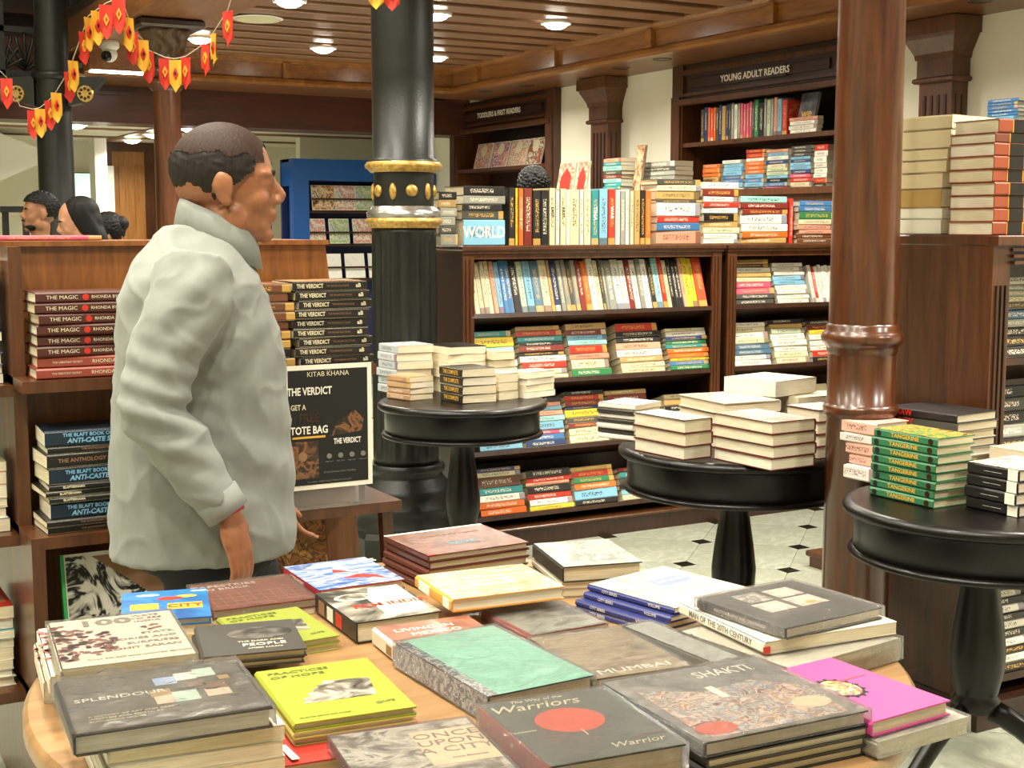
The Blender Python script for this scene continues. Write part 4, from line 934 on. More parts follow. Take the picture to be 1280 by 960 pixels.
# ------------------------------------------------------------------ left display unit
LY0 = 3.35; a0, a1 = xa(8, LY0), xa(415, LY0+.05); LH = at_y(200, 301, LY0+.06).z
t = thing('display_unit', 'stepped brown wooden display unit behind the walking man', 'display shelf', (a0, LY0, 0)); W = a1-a0
bx = lambda n, x0, x1, y0, y1, z0, z1, m='wood_mid', bv=0: MB().box(x0, x1, y0, y1, z0, z1, bv).build(n, M[m], t)
Z1, Z2, Z3 = at_y(20, 471, LY0).z, at_y(20, 664, LY0-.05).z, .36
MB().prism([(0,0.02),(W+.14,.02),(W+.07,.75),(W,LH-.012),(0,LH-.012)][::-1], .1, .125, 'y').build('front_panel', M['wood_panel'], t)
bx('top', -.005, W+.005, .085, .5, LH-.012, LH, 'wood_panel')
bx('post', 0, .03, .0, .1, .02, LH-.012)
MB().prism([(.125,.02),(.5,.02),(.5,LH-.012),(.125,LH-.012)], .0, .03, 'x').build('end_panel', M['wood_mid'], t)
bx('back_panel', 0, W, .5, .52, .02, LH-.012)
dz = .027
bx('shelf', .0, W+.045, -.13, .1, Z1-dz, Z1); bx('shelf', -.0, W+.10, -.16, .1, Z2-dz, Z2); bx('shelf', -.0, W+.15, -.2, .1, Z3-dz, Z3)
bx('base', -.0, W+.15, -.2, .1, 0, .02)
for z in (Z1, Z2, Z3): MB().box(-.14, 0, .0, .5, z-dz-.02, z-.02).build('end_shelf', M['wood_mid'], t)
bx('foot_panel', .0, .03, -.16, .0, .02, Z2-dz, 'wood_mid')
MB().prism([(W+.10,.02),(W+.13,.02),(W+.09,Z2-dz),(W+.06,Z2-dz)][::-1], -.12, -.09, 'y').build('slant_post', M['wood_mid'], t)
GL = 'books on the left display unit'
lxm = lambda px, y: xa(px, y)
yf = LY0-.11
pa = (lxm(38, yf), lxm(215, yf))
def lpile(p0, p1, yfr, z, toks, where, hh, w=.15, **kw):
    x0, x1 = lxm(p0, yfr), lxm(p1, yfr); return pile(Vector(((x0+x1)/2, yfr, z+.0006)), YB, UP, toks, where, GL, L=x1-x0, w=w, height=hh, rnd=False, **kw)
zt = lpile(41, 184, yf, Z1, 'F24 F24 F24 F24 F24 F24 E24 E24', 'magic pile left of the walking man', at_y(60,366,yf).z-Z1, jit=1.1, mat='cover_plain', hardp=1)
for o in [o for o in bpy.data.objects if o.get('label','').find('magic pile') > 0]:
    cov = [c for c in o.children if c.name.startswith('cover')][0]; d = cov.dimensions; w, h, tt = d.x, d.y, d.z
    first = 'brown' in o['label']; cov.color = (*srgb('#4a1f16' if first else '#8f4030'), 1)
    o['label'] = o['label'].replace('magic pile', 'pale-lettered pile').replace('salmon','rust red')
    tm = 'tan_print' if first else 'cream_print'
    if first:
        text(o, 'spine_title', 'THE MAGIC', tt*.5, M['cream_print'], basis((-w/2-.0005, h*.27, tt/2), (0,-1,0), (0,0,1), (-1,0,0)), sx=1.1); text(o, 'author', 'RHONDA BYRNE', tt*.42, M['cream_print'], basis((-w/2-.0005, -h*.14, tt/2), (0,-1,0), (0,0,1), (-1,0,0)))
        MB().lathe([(tt*.3,-.0004),(tt*.3,.0003)], n=14).build('spine_emblem', M['red_print'], o).matrix_local = basis((-w/2-.0005, h*.065, tt/2), (0,-1,0), (0,0,1), (-1,0,0))
    else:
        text(o, 'spine_title', 'THE GREATEST SECRET', tt*.26, M['cream_print'], basis((-w/2-.0005, h*.24, tt/2), (0,-1,0), (0,0,1), (-1,0,0))); text(o, 'author', 'RHONDA BYRNE', tt*.5, M['cream_print'], basis((-w/2-.0005, -h*.16, tt/2), (0,-1,0), (0,0,1), (-1,0,0)))
lpile(270, 364, yf, Z1, 'F24 F24 F24 F24 F24 F24 F24 K24 K24', 'brown pile right of the walking man', at_y(330,356,yf).z-Z1, mat='cover_matte', jit=1.5, hardp=0)
lpile(369, 463, yf, Z1, 'K24 K24 K24 K24 K24 K24 K24 K24 K24', 'black pile above the poster', at_y(415,352,yf).z-Z1, mat='cover_plain', title=None, jit=1.5, hardp=0)
for o in [o for o in bpy.data.objects if o.get('label','').find('black pile above the poster') > 0]:
    cov = [c for c in o.children if c.name.startswith('cover')][0]; d = cov.dimensions; w, h, tt = d.x, d.y, d.z
    text(o, 'spine_title', 'THE VERDICT', tt*.62, M['cream_print'], basis((-w/2-.0005, h*.27, tt/2), (0,-1,0), (0,0,1), (-1,0,0)), bold=.03, sx=.8)
    text(o, 'author', 'THE INDIAN ELECTIONS', tt*.3, M['tan_print'], basis((-w/2-.0005, -h*.1, tt/2), (0,-1,0), (0,0,1), (-1,0,0)), sx=.8)
    text(o, 'publisher_mark', 'aB', tt*.6, M['cream_print'], basis((-w/2-.0005, -h*.38, tt/2), (0,-1,0), (0,0,1), (-1,0,0)), bold=.03)
    if 'first from top' in o['label']: MB().box(-w*.48, w*.48, -h*.48, h*.48, tt+.0001, tt+.0006).build('cover_picture', M['art_photo'], o)
yf2 = LY0-.14
lpile(48, 204, yf2, Z2, 'N40 F18 K36 N42 G16 G16 G16 N42 F18 F18', 'mixed pile on middle step, left display unit', at_y(60,541,yf2).z-Z2, mat='cover_plain', jit=1.5, hardp=0)
for o in [o for o in bpy.data.objects if o.get('label','').find('mixed pile on middle step') > 0]:
    cov = [c for c in o.children if c.name.startswith('cover')][0]; d = cov.dimensions; w, h, tt = d.x, d.y, d.z; lb = o['label']
    F_ = lambda off, z: basis((-w/2-.0005, off, tt*z), (0,-1,0), (0,0,1), (-1,0,0))
    cov.color = (*srgb('#0d2233' if 'navy' in lb else '#15120f'), 1)
    if 'navy' in lb: text(o, 'spine_title', 'THE BLAFT BOOK OF', tt*.32, M['blue_print'], F_(h*.16,.7), bold=.02); text(o, 'spine_title', 'ANTI-CASTE SF', tt*.42, M['blue_print'], F_(h*.14,.33), bold=.03, shear=.2)
    elif 'green' in lb:
        o['label'] = lb.replace('green','black green-lettered'); text(o, 'spine_title', 'BLAFTERNAMA', tt*.5, M['cream_print'], F_(h*.3,.5), bold=.03); text(o, 'author', 'TALES FROM THE VALLEY', tt*.36, M['green_print'], F_(-h*.12,.5))
    else: text(o, 'spine_title', 'THE ANTHOLOGY OF TAMIL PULP', tt*.4, M['tan_print'], F_(h*.05,.5), bold=.02)
# poster in a clear stand
zp0, zp1 = at_y(405, 607, LY0-.125).z, at_y(405, 454, LY0-.125).z; px0, px1 = lxm(350, LY0-.165), lxm(462, LY0-.165)
ps = thing('poster', 'black advertising poster in a clear stand before the black book pile', 'poster', (px0, LY0-.165, Z2+.001)); PW, PH0, PH1 = px1-px0, zp0-Z2, zp1-Z2
MB().box(0, PW, 0, .003, PH0, PH1).build('sheet', M['white_print'], ps); MB().box(.012, PW-.012, -.0008, 0, PH0+.012, PH1-.012).build('print', M['black_print'], ps)
m = NT('acrylic'); m.color((.9,.93,.9)); m.set(Roughness=.08, Transmission__Weight=.9, IOR=1.3)
MB().box(.02, PW-.02, .003, .06, 0, PH0-.001).build('stand', M['acrylic'], ps)
hgt = PH1-PH0
def pt(u, v, s, txt, m='white_print', **kw): text(ps, 'lettering', txt, s*hgt, M[m], basis((PW*u, -.0014, PH0+hgt*v), (1,0,0), (0,0,1), (0,-1,0)), **kw)
pt(.5,.925,.055,'KITAB KHANA','cream_print'); pt(.5,.962,.025,'THE','cream_print'); pt(.29,.79,.085,'THE VERDICT','white_print',bold=.025,sx=.72); pt(.16,.665,.06,'GET A','cream_print',bold=.02,sx=.75)
pt(.28,.575,.10,'FREE','wood_dark',bold=.03,sx=.85); pt(.28,.478,.085,'TOTE BAG','white_print',bold=.025,sx=.78); pt(.71,.375,.062,'THE VERDICT','white_print',bold=.025,sx=.62)
pt(.5,.06,.018,'T&C APPLY. OFFER VALID WHILE STOCKS LAST','grey_print'); pt(.62,.13,.02,'KITAB KHANA, FORT, MUMBAI','grey_print'); pt(.22,.13,.04,'VERDICT','tan_print',sx=.8)
MB().box(PW*.09, PW*.46, -.0013, -.0008, PH0+hgt*.415, PH0+hgt*.432).build('gold_rule', M['gold_print'], ps)
art('art_tiger', ['#14100c','#3a2415','#8a5a33','#1c140e'], 26, 4, 1.0)
MB().prism([(PW*.52,PH0+hgt*.42),(PW*.88,PH0+hgt*.45),(PW*.9,PH0+hgt*.55),(PW*.8,PH0+hgt*.62),(PW*.6,PH0+hgt*.53)], -.0013, -.0008, 'y').build('big_cat_picture', M['art_tiger'], ps)
MB().box(PW*.08, PW*.38, -.0013, -.0008, PH0+hgt*.09, PH0+hgt*.39).build('book_picture', M['art_tiger'], ps)
MB().lathe([(.012,-.001),(.012,.001)], n=16).build('eye_picture', M['tan_print'], ps).matrix_local = basis((PW*.2, -.0016, PH0+hgt*.27), (1,0,0), (0,0,1), (0,-1,0))
for k in range(4):
    MB().lathe([(.007,-.001),(.007,.001)], n=8).build('icon', M['grey_print'], ps).matrix_local = basis((PW*(.5+.13*k), -.0016, PH0+hgt*.26), (1,0,0), (0,0,1), (0,-1,0)); pt(.5+.13*k,.215,.016,'FREE GIFT','grey_print')
# big books leaning on the bottom step
art('art_blackwhite', ['#e6e3d8','#e6e3d8','#20201d','#1b1a18','#d9d5c8'], 11, 4, 1.0, lo=.42, hi=.6)
x0 = lxm(66, LY0-.14); hb = at_y(100, 694, LY0-.06).z-Z3
lu = Vector((0, math.sin(R(12)), math.cos(R(12))))
b = faceout(Vector((x0, LY0-.14, Z3+.003)), UX, lu, .36, hb/math.cos(R(12)), .02, 'art_blackwhite', 'large white book with black drawing and green edge on the bottom step', GL, 'W')
w_, h_ = .36, hb/math.cos(R(12)); MB().prism([(-w_*.3,h_*.47),(w_*.46,h_*.47),(w_*.46,h_*.1),(w_*.1,h_*.12)][::-1], .0208, .0214, 'z').build('title_panel', M['tan_print'], b); MB().box(-w_/2-.0006, -w_/2+.008, -h_/2, h_/2, .0, .0206).build('green_edge', M['green_print'], b)
art('art_goldpaint', ['#2f160b','#7d3c16','#b0702a','#3d1c0e','#c98f3c'], 20, 5, 1.6)
x1 = lxm(362, LY0-.14); b = faceout(Vector((x1-.03, LY0-.055, Z3+.003)), UX, lu, .17, (at_y(395,643,LY0-.1).z-Z3)*.95, .03, 'art_goldpaint', 'large gold and brown painted book under the poster shelf', GL, 'F')
# purple, yellow stacks on the unit's left end
for k, (z, toks, hh) in enumerate([(Z1-.02,'W Y H Y W V V V V V V V',.29),(Z2-.02,'C R W R W N',.17),(Z3-.02,'R B T W W W W W',.2)]):
    pile(Vector((a0-.12, LY0+.16, z+.0006)), Vector((1,0,0)), UP, toks, '%s end step pile of left display unit' % ['top','middle','bottom'][k], GL, L=.22, w=.115, height=hh, rnd=False, hexes=None) if False else pile(Vector((a0-.122, LY0+.16, z+.0006)), Vector((1,0,0)), UP, toks, '%s end step pile of left display unit' % ['top','middle','bottom'][k], GL, L=.22, w=.105, height=hh, rnd=False, jit=.6)
lf = pile(Vector((lxm(60, LY0+.2), LY0+.2, LH+.0006)), YB, UP, 'P12', 'flat on top of the left display unit', GL, L=.28, w=.2, height=.012)
# ------------------------------------------------------------------ foreground table
TZ = .75; TC = at_d(592, 285, 2.15); TR = .695
t = thing('round_table', 'large round light wood table covered with art books, foreground', 'table', (TC.x, TC.y, 0))
MB().lathe([(TR-.03,TZ-.035),(TR-.005,TZ-.035),(TR,TZ-.028),(TR,TZ-.008),(TR-.008,TZ)], n=96).build('table_top', M['wood_tabletop'], t)
MB().lathe([(TR-.075,TZ+.0003),(TR-.068,TZ+.0003),(TR-.068,TZ+.0006),(TR-.075,TZ+.0006)], n=96, cap=False).build('inlay_ring', M['wood_mid'], t)
MB().lathe([(TR-.12,TZ-.14),(TR-.10,TZ-.035)], n=64).build('apron', M['wood_ebony'], t)
MB().lathe([(.09,.12),(.13,.16),(.10,.25),(.08,.4),(.09,.55),(.14,TZ-.14)], n=32).build('pedestal', M['wood_ebony'], t)
for k in range(4):
    a = math.pi*k/2+.3; MB().tube([(.06*math.cos(a),.06*math.sin(a),.13),(.3*math.cos(a),.3*math.sin(a),.09),(.48*math.cos(a),.48*math.sin(a),.03)], [.05,.04,.03], 10).build('foot', M['wood_ebony'], t)
GF = 'books on the foreground table'
class FG:
    """book lying on the table; NL, NR, FL = pixels of the near-left, near-right, far-left corners of its top"""
    def __init__(s, zt, NL, NR, FL, t, label, hexc, spine='L', hard=True, mat='cover_plain', depth=None, name='art_book', dx=0, dy=0, edge=None):
        a, b = at_z(*NL, zt), at_z(*NR, zt); u = (b-a); s.W = u.length; u.normalize(); v = Vector((-u.y, u.x, 0))
        s.H = depth if depth else (at_z(*FL, zt)-a).dot(v)
        c = a+u*s.W/2+v*s.H/2+u*dx+v*dy; c.z = zt-t; s.u, s.v, s.c, s.t = u, v, c, t; s.zt = zt
        x, w, h = {'L':(u,s.W,s.H),'N':(v,s.H,s.W),'R':(-u,s.W,s.H),'F':(-v,s.H,s.W)}[spine]
        s.b = book(basis(c, x, UP.cross(x), UP), w, h, t, 'W', label, GF, hard, mat, hexc, name=name)
        s.x = x; s.w, s.h = w, h
        R3 = Matrix((x, UP.cross(x), UP)).transposed()
        s.L = (R3.inverted() @ Matrix((u, v, UP)).transposed()).to_4x4()
    def loc(s, uu, vv, dz=0): return s.L @ Matrix.Translation(((uu-.5)*s.W, (vv-.5)*s.H, s.t+dz))
    def rect(s, u0, v0, u1, v1, mat, name='cover_panel', lay=1):
        e = .0003*lay; o = MB().box(-(u1-u0)*s.W/2, (u1-u0)*s.W/2, -(v1-v0)*s.H/2, (v1-v0)*s.H/2, e-.0003, e).build(name, M[mat], s.b); o.matrix_local = s.loc((u0+u1)/2, (v0+v1)/2, .0001); return o
    def poly(s, pts, mat, name='cover_shape', lay=1):
        e = .0003*lay; o = MB().prism([((p[0]-.5)*s.W, (p[1]-.5)*s.H) for p in pts], e-.0003, e).build(name, M[mat], s.b); o.matrix_local = s.loc(.5,.5,.0001); return o
    def disc(s, uu, vv, r, mat, lay=1, name='cover_disc', sy=1):
        e = .0003*lay; o = MB().prism([(r*math.cos(2*math.pi*i/28), sy*r*math.sin(2*math.pi*i/28)) for i in range(28)], e-.0003, e).build(name, M[mat], s.b); o.matrix_local = s.loc(uu, vv, .0001); return o
    def txt(s, uu, vv, size, st, mat, lay=2, **kw): return text(s.b, 'title', st, size, M[mat], s.loc(uu, vv, .0003*lay), **kw)
    def spine(s, st, mat, size, off=0, **kw): return spine_text(s.b, s.w, s.h, s.t, st, mat, size, off=off, **kw)
    def wrap(s, amp=.0016):
        mb = MB(); nx, ny = 56, 56; g = .003; W, H = s.W+2*g, s.H+2*g; z0, z1 = .002, s.t+.0022
        def P(i, j): 
            x, y = (i/nx-.5)*W, (j/ny-.5)*H; e = min(i, nx-i, j, ny-j)
            return (x, y, z1+amp*noise.noise(Vector((x*24+s.c.x*9, y*24, s.c.y*7)))*(1 if e else .0)+amp*.4*noise.noise(Vector((x*70, y*60, 3.1)))+amp*1.1*((1-abs(noise.noise(Vector((x*16+y*9+s.c.x*5, y*34-x*12, s.c.y*3)))))**7+.7*(1-abs(noise.noise(Vector((x*30-y*14, y*26+x*16, 2+s.c.x)))))**7)*(1 if e > 1 else .0)+amp*.5)
        vs = [P(i,j) for j in range(ny+1) for i in range(nx+1)]; fs = [(j*(nx+1)+i, j*(nx+1)+i+1, (j+1)*(nx+1)+i+1, (j+1)*(nx+1)+i) for j in range(ny) for i in range(nx)]
        mb.add(vs, fs, True)
        rim = [P(i,0) for i in range(nx)]+[P(nx,j) for j in range(ny)]+[P(i,ny) for i in range(nx,0,-1)]+[P(0,j) for j in range(ny,0,-1)]
        k = len(rim); lo = [(x*1.004+.0012*noise.noise(Vector((x*60,y*60,1))), y*1.004+.0012*noise.noise(Vector((x*60,y*60,5))), z0) for x, y, z in rim]
        mb.add(rim+lo, [(i, i+k, (i+1)%k+k, (i+1)%k) for i in range(k)], True)
        o = mb.build('shrink_wrap', M['wrap_film'], s.b); o.matrix_local = s.L @ Matrix.Translation((0,0,0)); return s
def under(f, n, label, hexc, z0=TZ, jit=.004, cov='cover_plain', hard=False, dt=None):
    """plain copies below a top book down to z0"""
    z1 = f.zt-f.t; tt = (z1-z0-.0006)/n
    for i in range(n):
        c = f.c.copy(); c.z = z0+.0003+i*tt; c += f.u*random.uniform(-jit,jit)+f.v*random.uniform(-jit,jit)
        book(basis(c, f.x, UP.cross(f.x), UP), f.w, f.h, tt*.985, 'W', label % ORD[n-1-i], GF, hard, cov, hexc, name='art_book')
# 100 WAYS pile
plain('dot_brown', '#8c5248', .5); plain('print_grey2', '#8b8577', .5)
f = FG(.845, (75.5,836.7), (244.7,816.4), (60.6,779), .029, 'white book with brown dot map and grey numerals, top of left wrapped pile', '#e6ddc8', 'L', False)
f.txt(.44,.87,.042,'100','print_grey2',bold=.03,sx=1.3); f.txt(.78,.94,.0125,'WAYS','print_grey2',bold=.01,sx=1.2); f.txt(.78,.875,.0125,'TO SEE','print_grey2',bold=.01,sx=1.2); f.txt(.78,.81,.0125,'INDIA','print_grey2',bold=.01,sx=1.2)
for k, s_ in enumerate(('STATS,','STORIES AND','SURPRISES','ROHIT SARAN')): f.txt(.95,.54-.095*k,.0145,s_,'print_grey2' if k < 3 else 'tan_print',bold=.015,sx=1.15,align='RIGHT')
f.txt(.6,.10,.008,'FULLY REVISED AND UPDATED EDITION','tan_print')
rd = random.Random(3)
for k in range(150):
    uu = rd.random()**1.3*.44+.03; lim = .62-.62*uu; vv = .12+rd.random()*.76
    if abs(vv-.50) > lim*.72 or (vv > .72 and uu > .25): continue
    f.disc(uu, vv, rd.uniform(.003,.0068), 'dot_brown', 1, 'dot')
for k in range(10): f.disc(.66+rd.random()*.2, .66+rd.uniform(-.06,.06), rd.uniform(.003,.005), 'dot_brown', 1, 'dot')
f.wrap(.001)
g = FG(.8155, (75.5,836.7), (244.7,816.4), (60.6,779), .029, 'white dotted book, second in left wrapped pile', '#e0d5bf', 'L', False, dx=-.018, dy=-.028)
for k in range(16): g.disc(rd.uniform(.0,.1)+.01, rd.uniform(.3,.95), .006, 'dot_brown', 1, 'dot')
g2 = FG(.786, (75.5,836.7), (244.7,816.4), (60.6,779), .0355, 'white dotted book, lowest in left wrapped pile', '#e0d5bf', 'L', False, depth=.2, dx=-.028, dy=-.045)
for k in range(14): g2.disc(rd.uniform(.0,.08)+.01, rd.uniform(.3,.95), .006, 'dot_brown', 1, 'dot')
# dark wrapped book on white pile
art('art_graphite', ['#4a4338','#655c4c','#564e40'], 12, 4, .6, (1,3,1), crinkle=.4, rough=.35, coat=1)
f = FG(.857, (91,920.7), (341,884), (71.5,852), .026, 'dark grey-brown wrapped book with scattered paint squares, lower left', '#2c2720', 'L', True)
f.rect(.02,.02,.985,.985,'art_graphite','cover_panel')
for (u0,v0,u1,v1,m_) in ((.50,.66,.62,.80,'sq_blue'),(.62,.70,.73,.84,'sq_white'),(.73,.72,.84,.88,'sq_mint'),(.45,.46,.56,.58,'sq_gold'),(.46,.32,.56,.46,'sq_peach'),(.56,.32,.69,.50,'sq_mint'),(.66,.55,.76,.64,'sq_brown'),(.74,.46,.86,.60,'sq_brown'),(.73,.34,.86,.48,'sq_peach'),(.84,.62,.90,.70,'sq_gold')):
    if m_ not in M: plain(m_, {'sq_blue':'#9fb2cf','sq_white':'#dcdccf','sq_mint':'#bcd0bf','sq_gold':'#a98c5a','sq_peach':'#ddbfa9','sq_brown':'#7a5a47'}[m_], .4)
    f.rect(u0,v0,u1,v1,m_,'paint_square',2)
f.txt(.30,.56,.017,'SPLENDOUR','white_print',sx=1.2); 
for k in range(3): f.txt(.10,.26-.045*k,.0075,['A HISTORY OF ART AND CRAFT','WRITTEN AND EDITED BY','PUBLISHING HOUSE'][k],'cream_print',align='LEFT')
f.wrap(.0035)
w_ = FG(.8305, (138,939.5), (360,904.5), (300,835), .0195, 'white-edged book, topmost under the wrapped dark book', '#ddd5c4', 'L', False, depth=.20, dx=-.004)
under(w_, 3, 'white-edged book, %s below the topmost under the wrapped dark book', '#ded7c6', jit=.003)
# dark portrait book and its neighbours
art('art_face', ['#1f1d1a','#3b3833','#6c675e','#2a2723'], 9, 4, .8, (1,1.6,1)); 
f = FG(.798, (252.5,822), (383.8,810), (227.3,785), .0125, 'dark grey book with a dim portrait, beside the white dotted book', '#3a3833', 'L', True)
f.disc(.62,.62,.052,'art_face',1,'portrait',.62); f.txt(.62,.25,.019,'PEOPLE','white_print',sx=1.1); f.txt(.6,.36,.010,'THE DARK AND','cream_print'); f.txt(.62,.14,.008,'AMBER SARANI','cream_print'); 
under(f, 1, 'dark grey book, %s below the portrait book', '#33302b', TZ+.0245, hard=True)
plain('lime', '#c3d02c', .45); plain('lime_ink', '#5c6426', .5)
art('art_bwphoto', ['#23211d','#6c675c','#b5afa0','#3b3832'], 12, 4, 1.0, (1,1.5,1))
def hope(f, small=False):
    f.txt(.08,.90,.014,'PRACTICES','lime_ink',align='LEFT',bold=.01,sx=1.3); f.txt(.08,.82,.014,'OF HOPE','lime_ink',align='LEFT',bold=.01,sx=1.4)
    st = [(.18,.30),(.80,.30),(.86,.62),(.46,.66),(.46,.60),(.40,.60),(.40,.54),(.34,.54),(.34,.48),(.28,.48),(.28,.40),(.22,.40),(.22,.34)]
    f.poly(st, 'art_bwphoto', 'photograph'); f.txt(.84,.16,.010,'UPE','lime_ink',bold=.02); f.disc(.76,.155,.005,'lime_ink',1,'logo'); f.txt(.08,.07,.005,'SELECTED ESSAYS AND IMAGES','lime_ink',align='LEFT')
f = FG(.802, (366,905.5), (520.7,883), (311,841), .0115, 'lime yellow book with a black and white photo, nearest of the two', '#8c9626', 'L', True); hope(f)
under(f, 2, 'lime yellow book, %s under the nearest lime book', '#b0aa5a', TZ+.0205, .002, hard=True)
f = FG(.774, (318,811), (425,794), (265.6,766), .0115, 'lime yellow book partly under the dim portrait book', '#8a9430', 'L', True, depth=.20); hope(f)
under(f, 1, 'lime yellow book, %s under the farther lime book', '#b0aa5a', hard=True)
# brick book, blue picture book
art('art_brick', ['#8d4f3d','#a5654f','#7f4636','#96573f'], 20, 3, .6, (1,3,1), coat=.7); plain('brick_line', '#c08a6f', .5)
f = FG(.778, (265,764), (394.7,748), (213,736), .016, 'brick red wrapped book with pale line drawings, before the man\'s hand', '#8c4d3b', 'L', True, depth=.187)
f.rect(.01,.01,.99,.99,'art_brick'); f.txt(.32,.86,.020,'TAPESTRIES','white_print',sx=1.2); f.txt(.32,.74,.018,'IN BRICK','white_print',sx=1.2)
for k in range(9): f.rect(.08+.1*k,.1,.085+.1*k,.55,'brick_line','line',2)
for k in range(4): f.rect(.06,.12+.13*k,.95,.125+.13*k,'brick_line','line',2)
f.wrap(.0012); under(f, 1, 'pale book, %s under the brick red book', '#b5a088')
art('art_sea', ['#1c5d9c','#2a77b5','#1a4f8c'], 8, 3, .5); plain('orange_print', '#e09a2e', .45)
f = FG(.80, (150,787), (266,778.5), (119,751.5), .012, 'bright blue illustrated book with orange title, behind the white dotted book', '#1f65a6', 'L', True, dy=.04)
f.rect(.0,.0,1,1,'art_sea'); f.rect(.1,.35,.42,.55,'orange_print','title_band',2); f.rect(.52,.32,.92,.52,'orange_print','title_band',2); f.disc(.55,.7,.022,'red_print',2,'figure',.5); f.disc(.75,.75,.018,'gold_print',2,'figure',.5); f.disc(.3,.85,.02,'white_print',2,'cloud',.3); f.disc(.9,.92,.014,'white_print',2,'cloud',.3); f.txt(.72,.42,.028,'CITY','red_print',3,bold=.02)
under(f, 2, 'yellow-edged book, %s under the bright blue book', '#c4a548')
# sky book with red spine, brown pile, orange-yellow book
art('art_sky', ['#2f4f9a','#5f86c6','#c8d2e0','#3a5aa2','#8fa8d4'], 7, 4, 1.2, (1,3.5,1), coat=.7)
f = FG(.78, (399,738.3), (506,724), (360,708), .018, 'blue sky book with red plane and red spine, left of the brown pile', '#a52030', 'L', True)
f.rect(.0,.0,1,1,'art_sky'); f.poly([(.42,.30),(.75,.22),(.86,.10),(.80,.30),(.62,.40)],'red_print','plane',2); f.poly([(.40,.55),(.62,.50),(.44,.66)],'red_print','plane',2); f.txt(.78,.84,.03,'ICONS','white_print',3,sx=1.1); f.txt(.8,.66,.01,'OF THE AIR','white_print',3); f.spine('V. THE FLIGHTS','white_print',.011,.02)
under(f, 1, 'pale book, %s under the blue sky book', '#a8a49a')
art('art_brown', ['#5a2f20','#7b4a34','#4c2519','#8a5f48'], 11, 4, .8, (1,2,1), coat=.7, crinkle=.15)
f = FG(.825, (535,695), (661,677.6), (480,670), .013, 'brown glossy book on top of the pile before the iron column', '#5a2a1c', 'L', True)
f.rect(0,0,1,1,'art_brown'); f.rect(.0,.955,1,1,'white_print','top_strip',2); f.txt(.55,.72,.016,'FLIGHTS OF FANCY','tan_print',3); f.txt(.5,.35,.012,'BEAUTIFUL','blue_print',3); f.rect(.35,.28,.65,.42,'art_face','picture',2); f.rect(0,-.0,.08,.03,'red_print','red_tab',2)
under(f, 4, 'brown book, %s under the glossy brown book', '#5b2c1f', hard=True)
art('art_wave', ['#d6c48f','#c98a2a','#d9cca5','#b87a30','#7a7f74','#d6c48f'], 10, 2, .8, (.6,6,1), coat=.5)
f = FG(.812, (564,750), (705.6,733), (506,721), .023, 'orange and cream striped book lying on the film book', '#d99a38', 'L', True)
f.rect(0.02,0.0,1,1,'art_wave')
for k in range(3): f.rect(.32,.64-.14*k,.70,.72-.14*k,'cream_print','title_band',2); f.txt(.51,.68-.14*k,.014,['MANIFESTO','STREET','FLIGHT'][k],'grey_print',3,sx=1.2)
MB().box(-f.w/2-.0005, -f.w/2+.003, -f.h/2+.01, -f.h/2+.04, .003, .02).build('spine_label', M['white_print'], f.b); MB().box(-f.w/2-.0005, -f.w/2+.003, f.h/2-.075, f.h/2-.02, .003, .02).build('spine_label', M['white_print'], f.b)
art('art_film', ['#1d1b18','#3b3832','#8d887b','#cfc9b8'], 8, 4, .9, (1,1.4,1), coat=.6)
f = FG(.7875, (445,779), (552,764), (402,741), .0365, 'black and white cinema book with red lettering under the striped book', '#22201c', 'L', True)
f.rect(0,0,1,1,'art_film'); f.poly([(.42,.12),(.95,.2),(.98,.95),(.62,.95),(.45,.62)],'cream_print','pale_panel',2); f.disc(.34,.72,.038,'cream_print',3,'portrait',.6); f.disc(.33,.73,.028,'art_bwphoto',4,'portrait_face',.6); f.txt(.62,.42,.028,'FILM INDIA','red_print',4,bold=.02); 
for k, c_ in enumerate(('red_print','white_print','tan_print')): MB().box(-f.w/2-.0005, -f.w/2+.004, -f.h/2+.07+.045*k, -f.h/2+.1+.045*k, .006, .03).build('spine_picture', M[c_], f.b)
# mexico book, mint book
art('art_terra', ['#7b4a3c','#a06a55','#8c5a4a'], 9, 3, .6, (1,2,1), coat=.6)
f = FG(.781, (492,806), (615,789), (460,783), .030, 'cream-spined terracotta book between the film book and the mint book', '#d9d0ba', 'L', True, depth=.105)
f.rect(0.03,0,1,1,'art_terra'); f.txt(.45,.62,.022,'LIVING IN','white_print',3,sx=1.1); f.txt(.52,.36,.022,'MEXICO','white_print',3,sx=1.1); MB().box(-f.w/2-.0005, -f.w/2+.004, -f.h/2+.01, -f.h/2+.035, .006, .022).build('spine_label', M['tan_print'], f.b)
art('art_mint', ['#86c9ae','#9ad8bf','#7fbfa6','#a5dcc6'], 9, 5, 1.0, (1,1,1), coat=1, crinkle=.5, rough=.3); art('art_ink', ['#1b1f2e','#2d3144','#c9c6bb','#1a1d2b','#3b2b3b'], 45, 5, 1.6, coat=.7, lo=.4, hi=.66)
f = FG(.7925, (610,871), (742,844), (478,806), .0415, 'mint green sparkling book with dark printed spine, centre foreground', '#20243a', 'L', True)
f.rect(.10,0,1,1,'art_mint'); f.rect(0,0,.10,1,'art_ink','spine_fold'); MB().box(-f.w/2-.0006, -f.w/2+.002, -f.h/2+.001, f.h/2-.001, .003, .0385).build('spine_print', M['art_ink'], f.b); f.disc(.45,.62,.04,'art_mint2' if 'art_mint2' in M else 'art_mint',2,'emblem',.7); f.wrap(.0016)
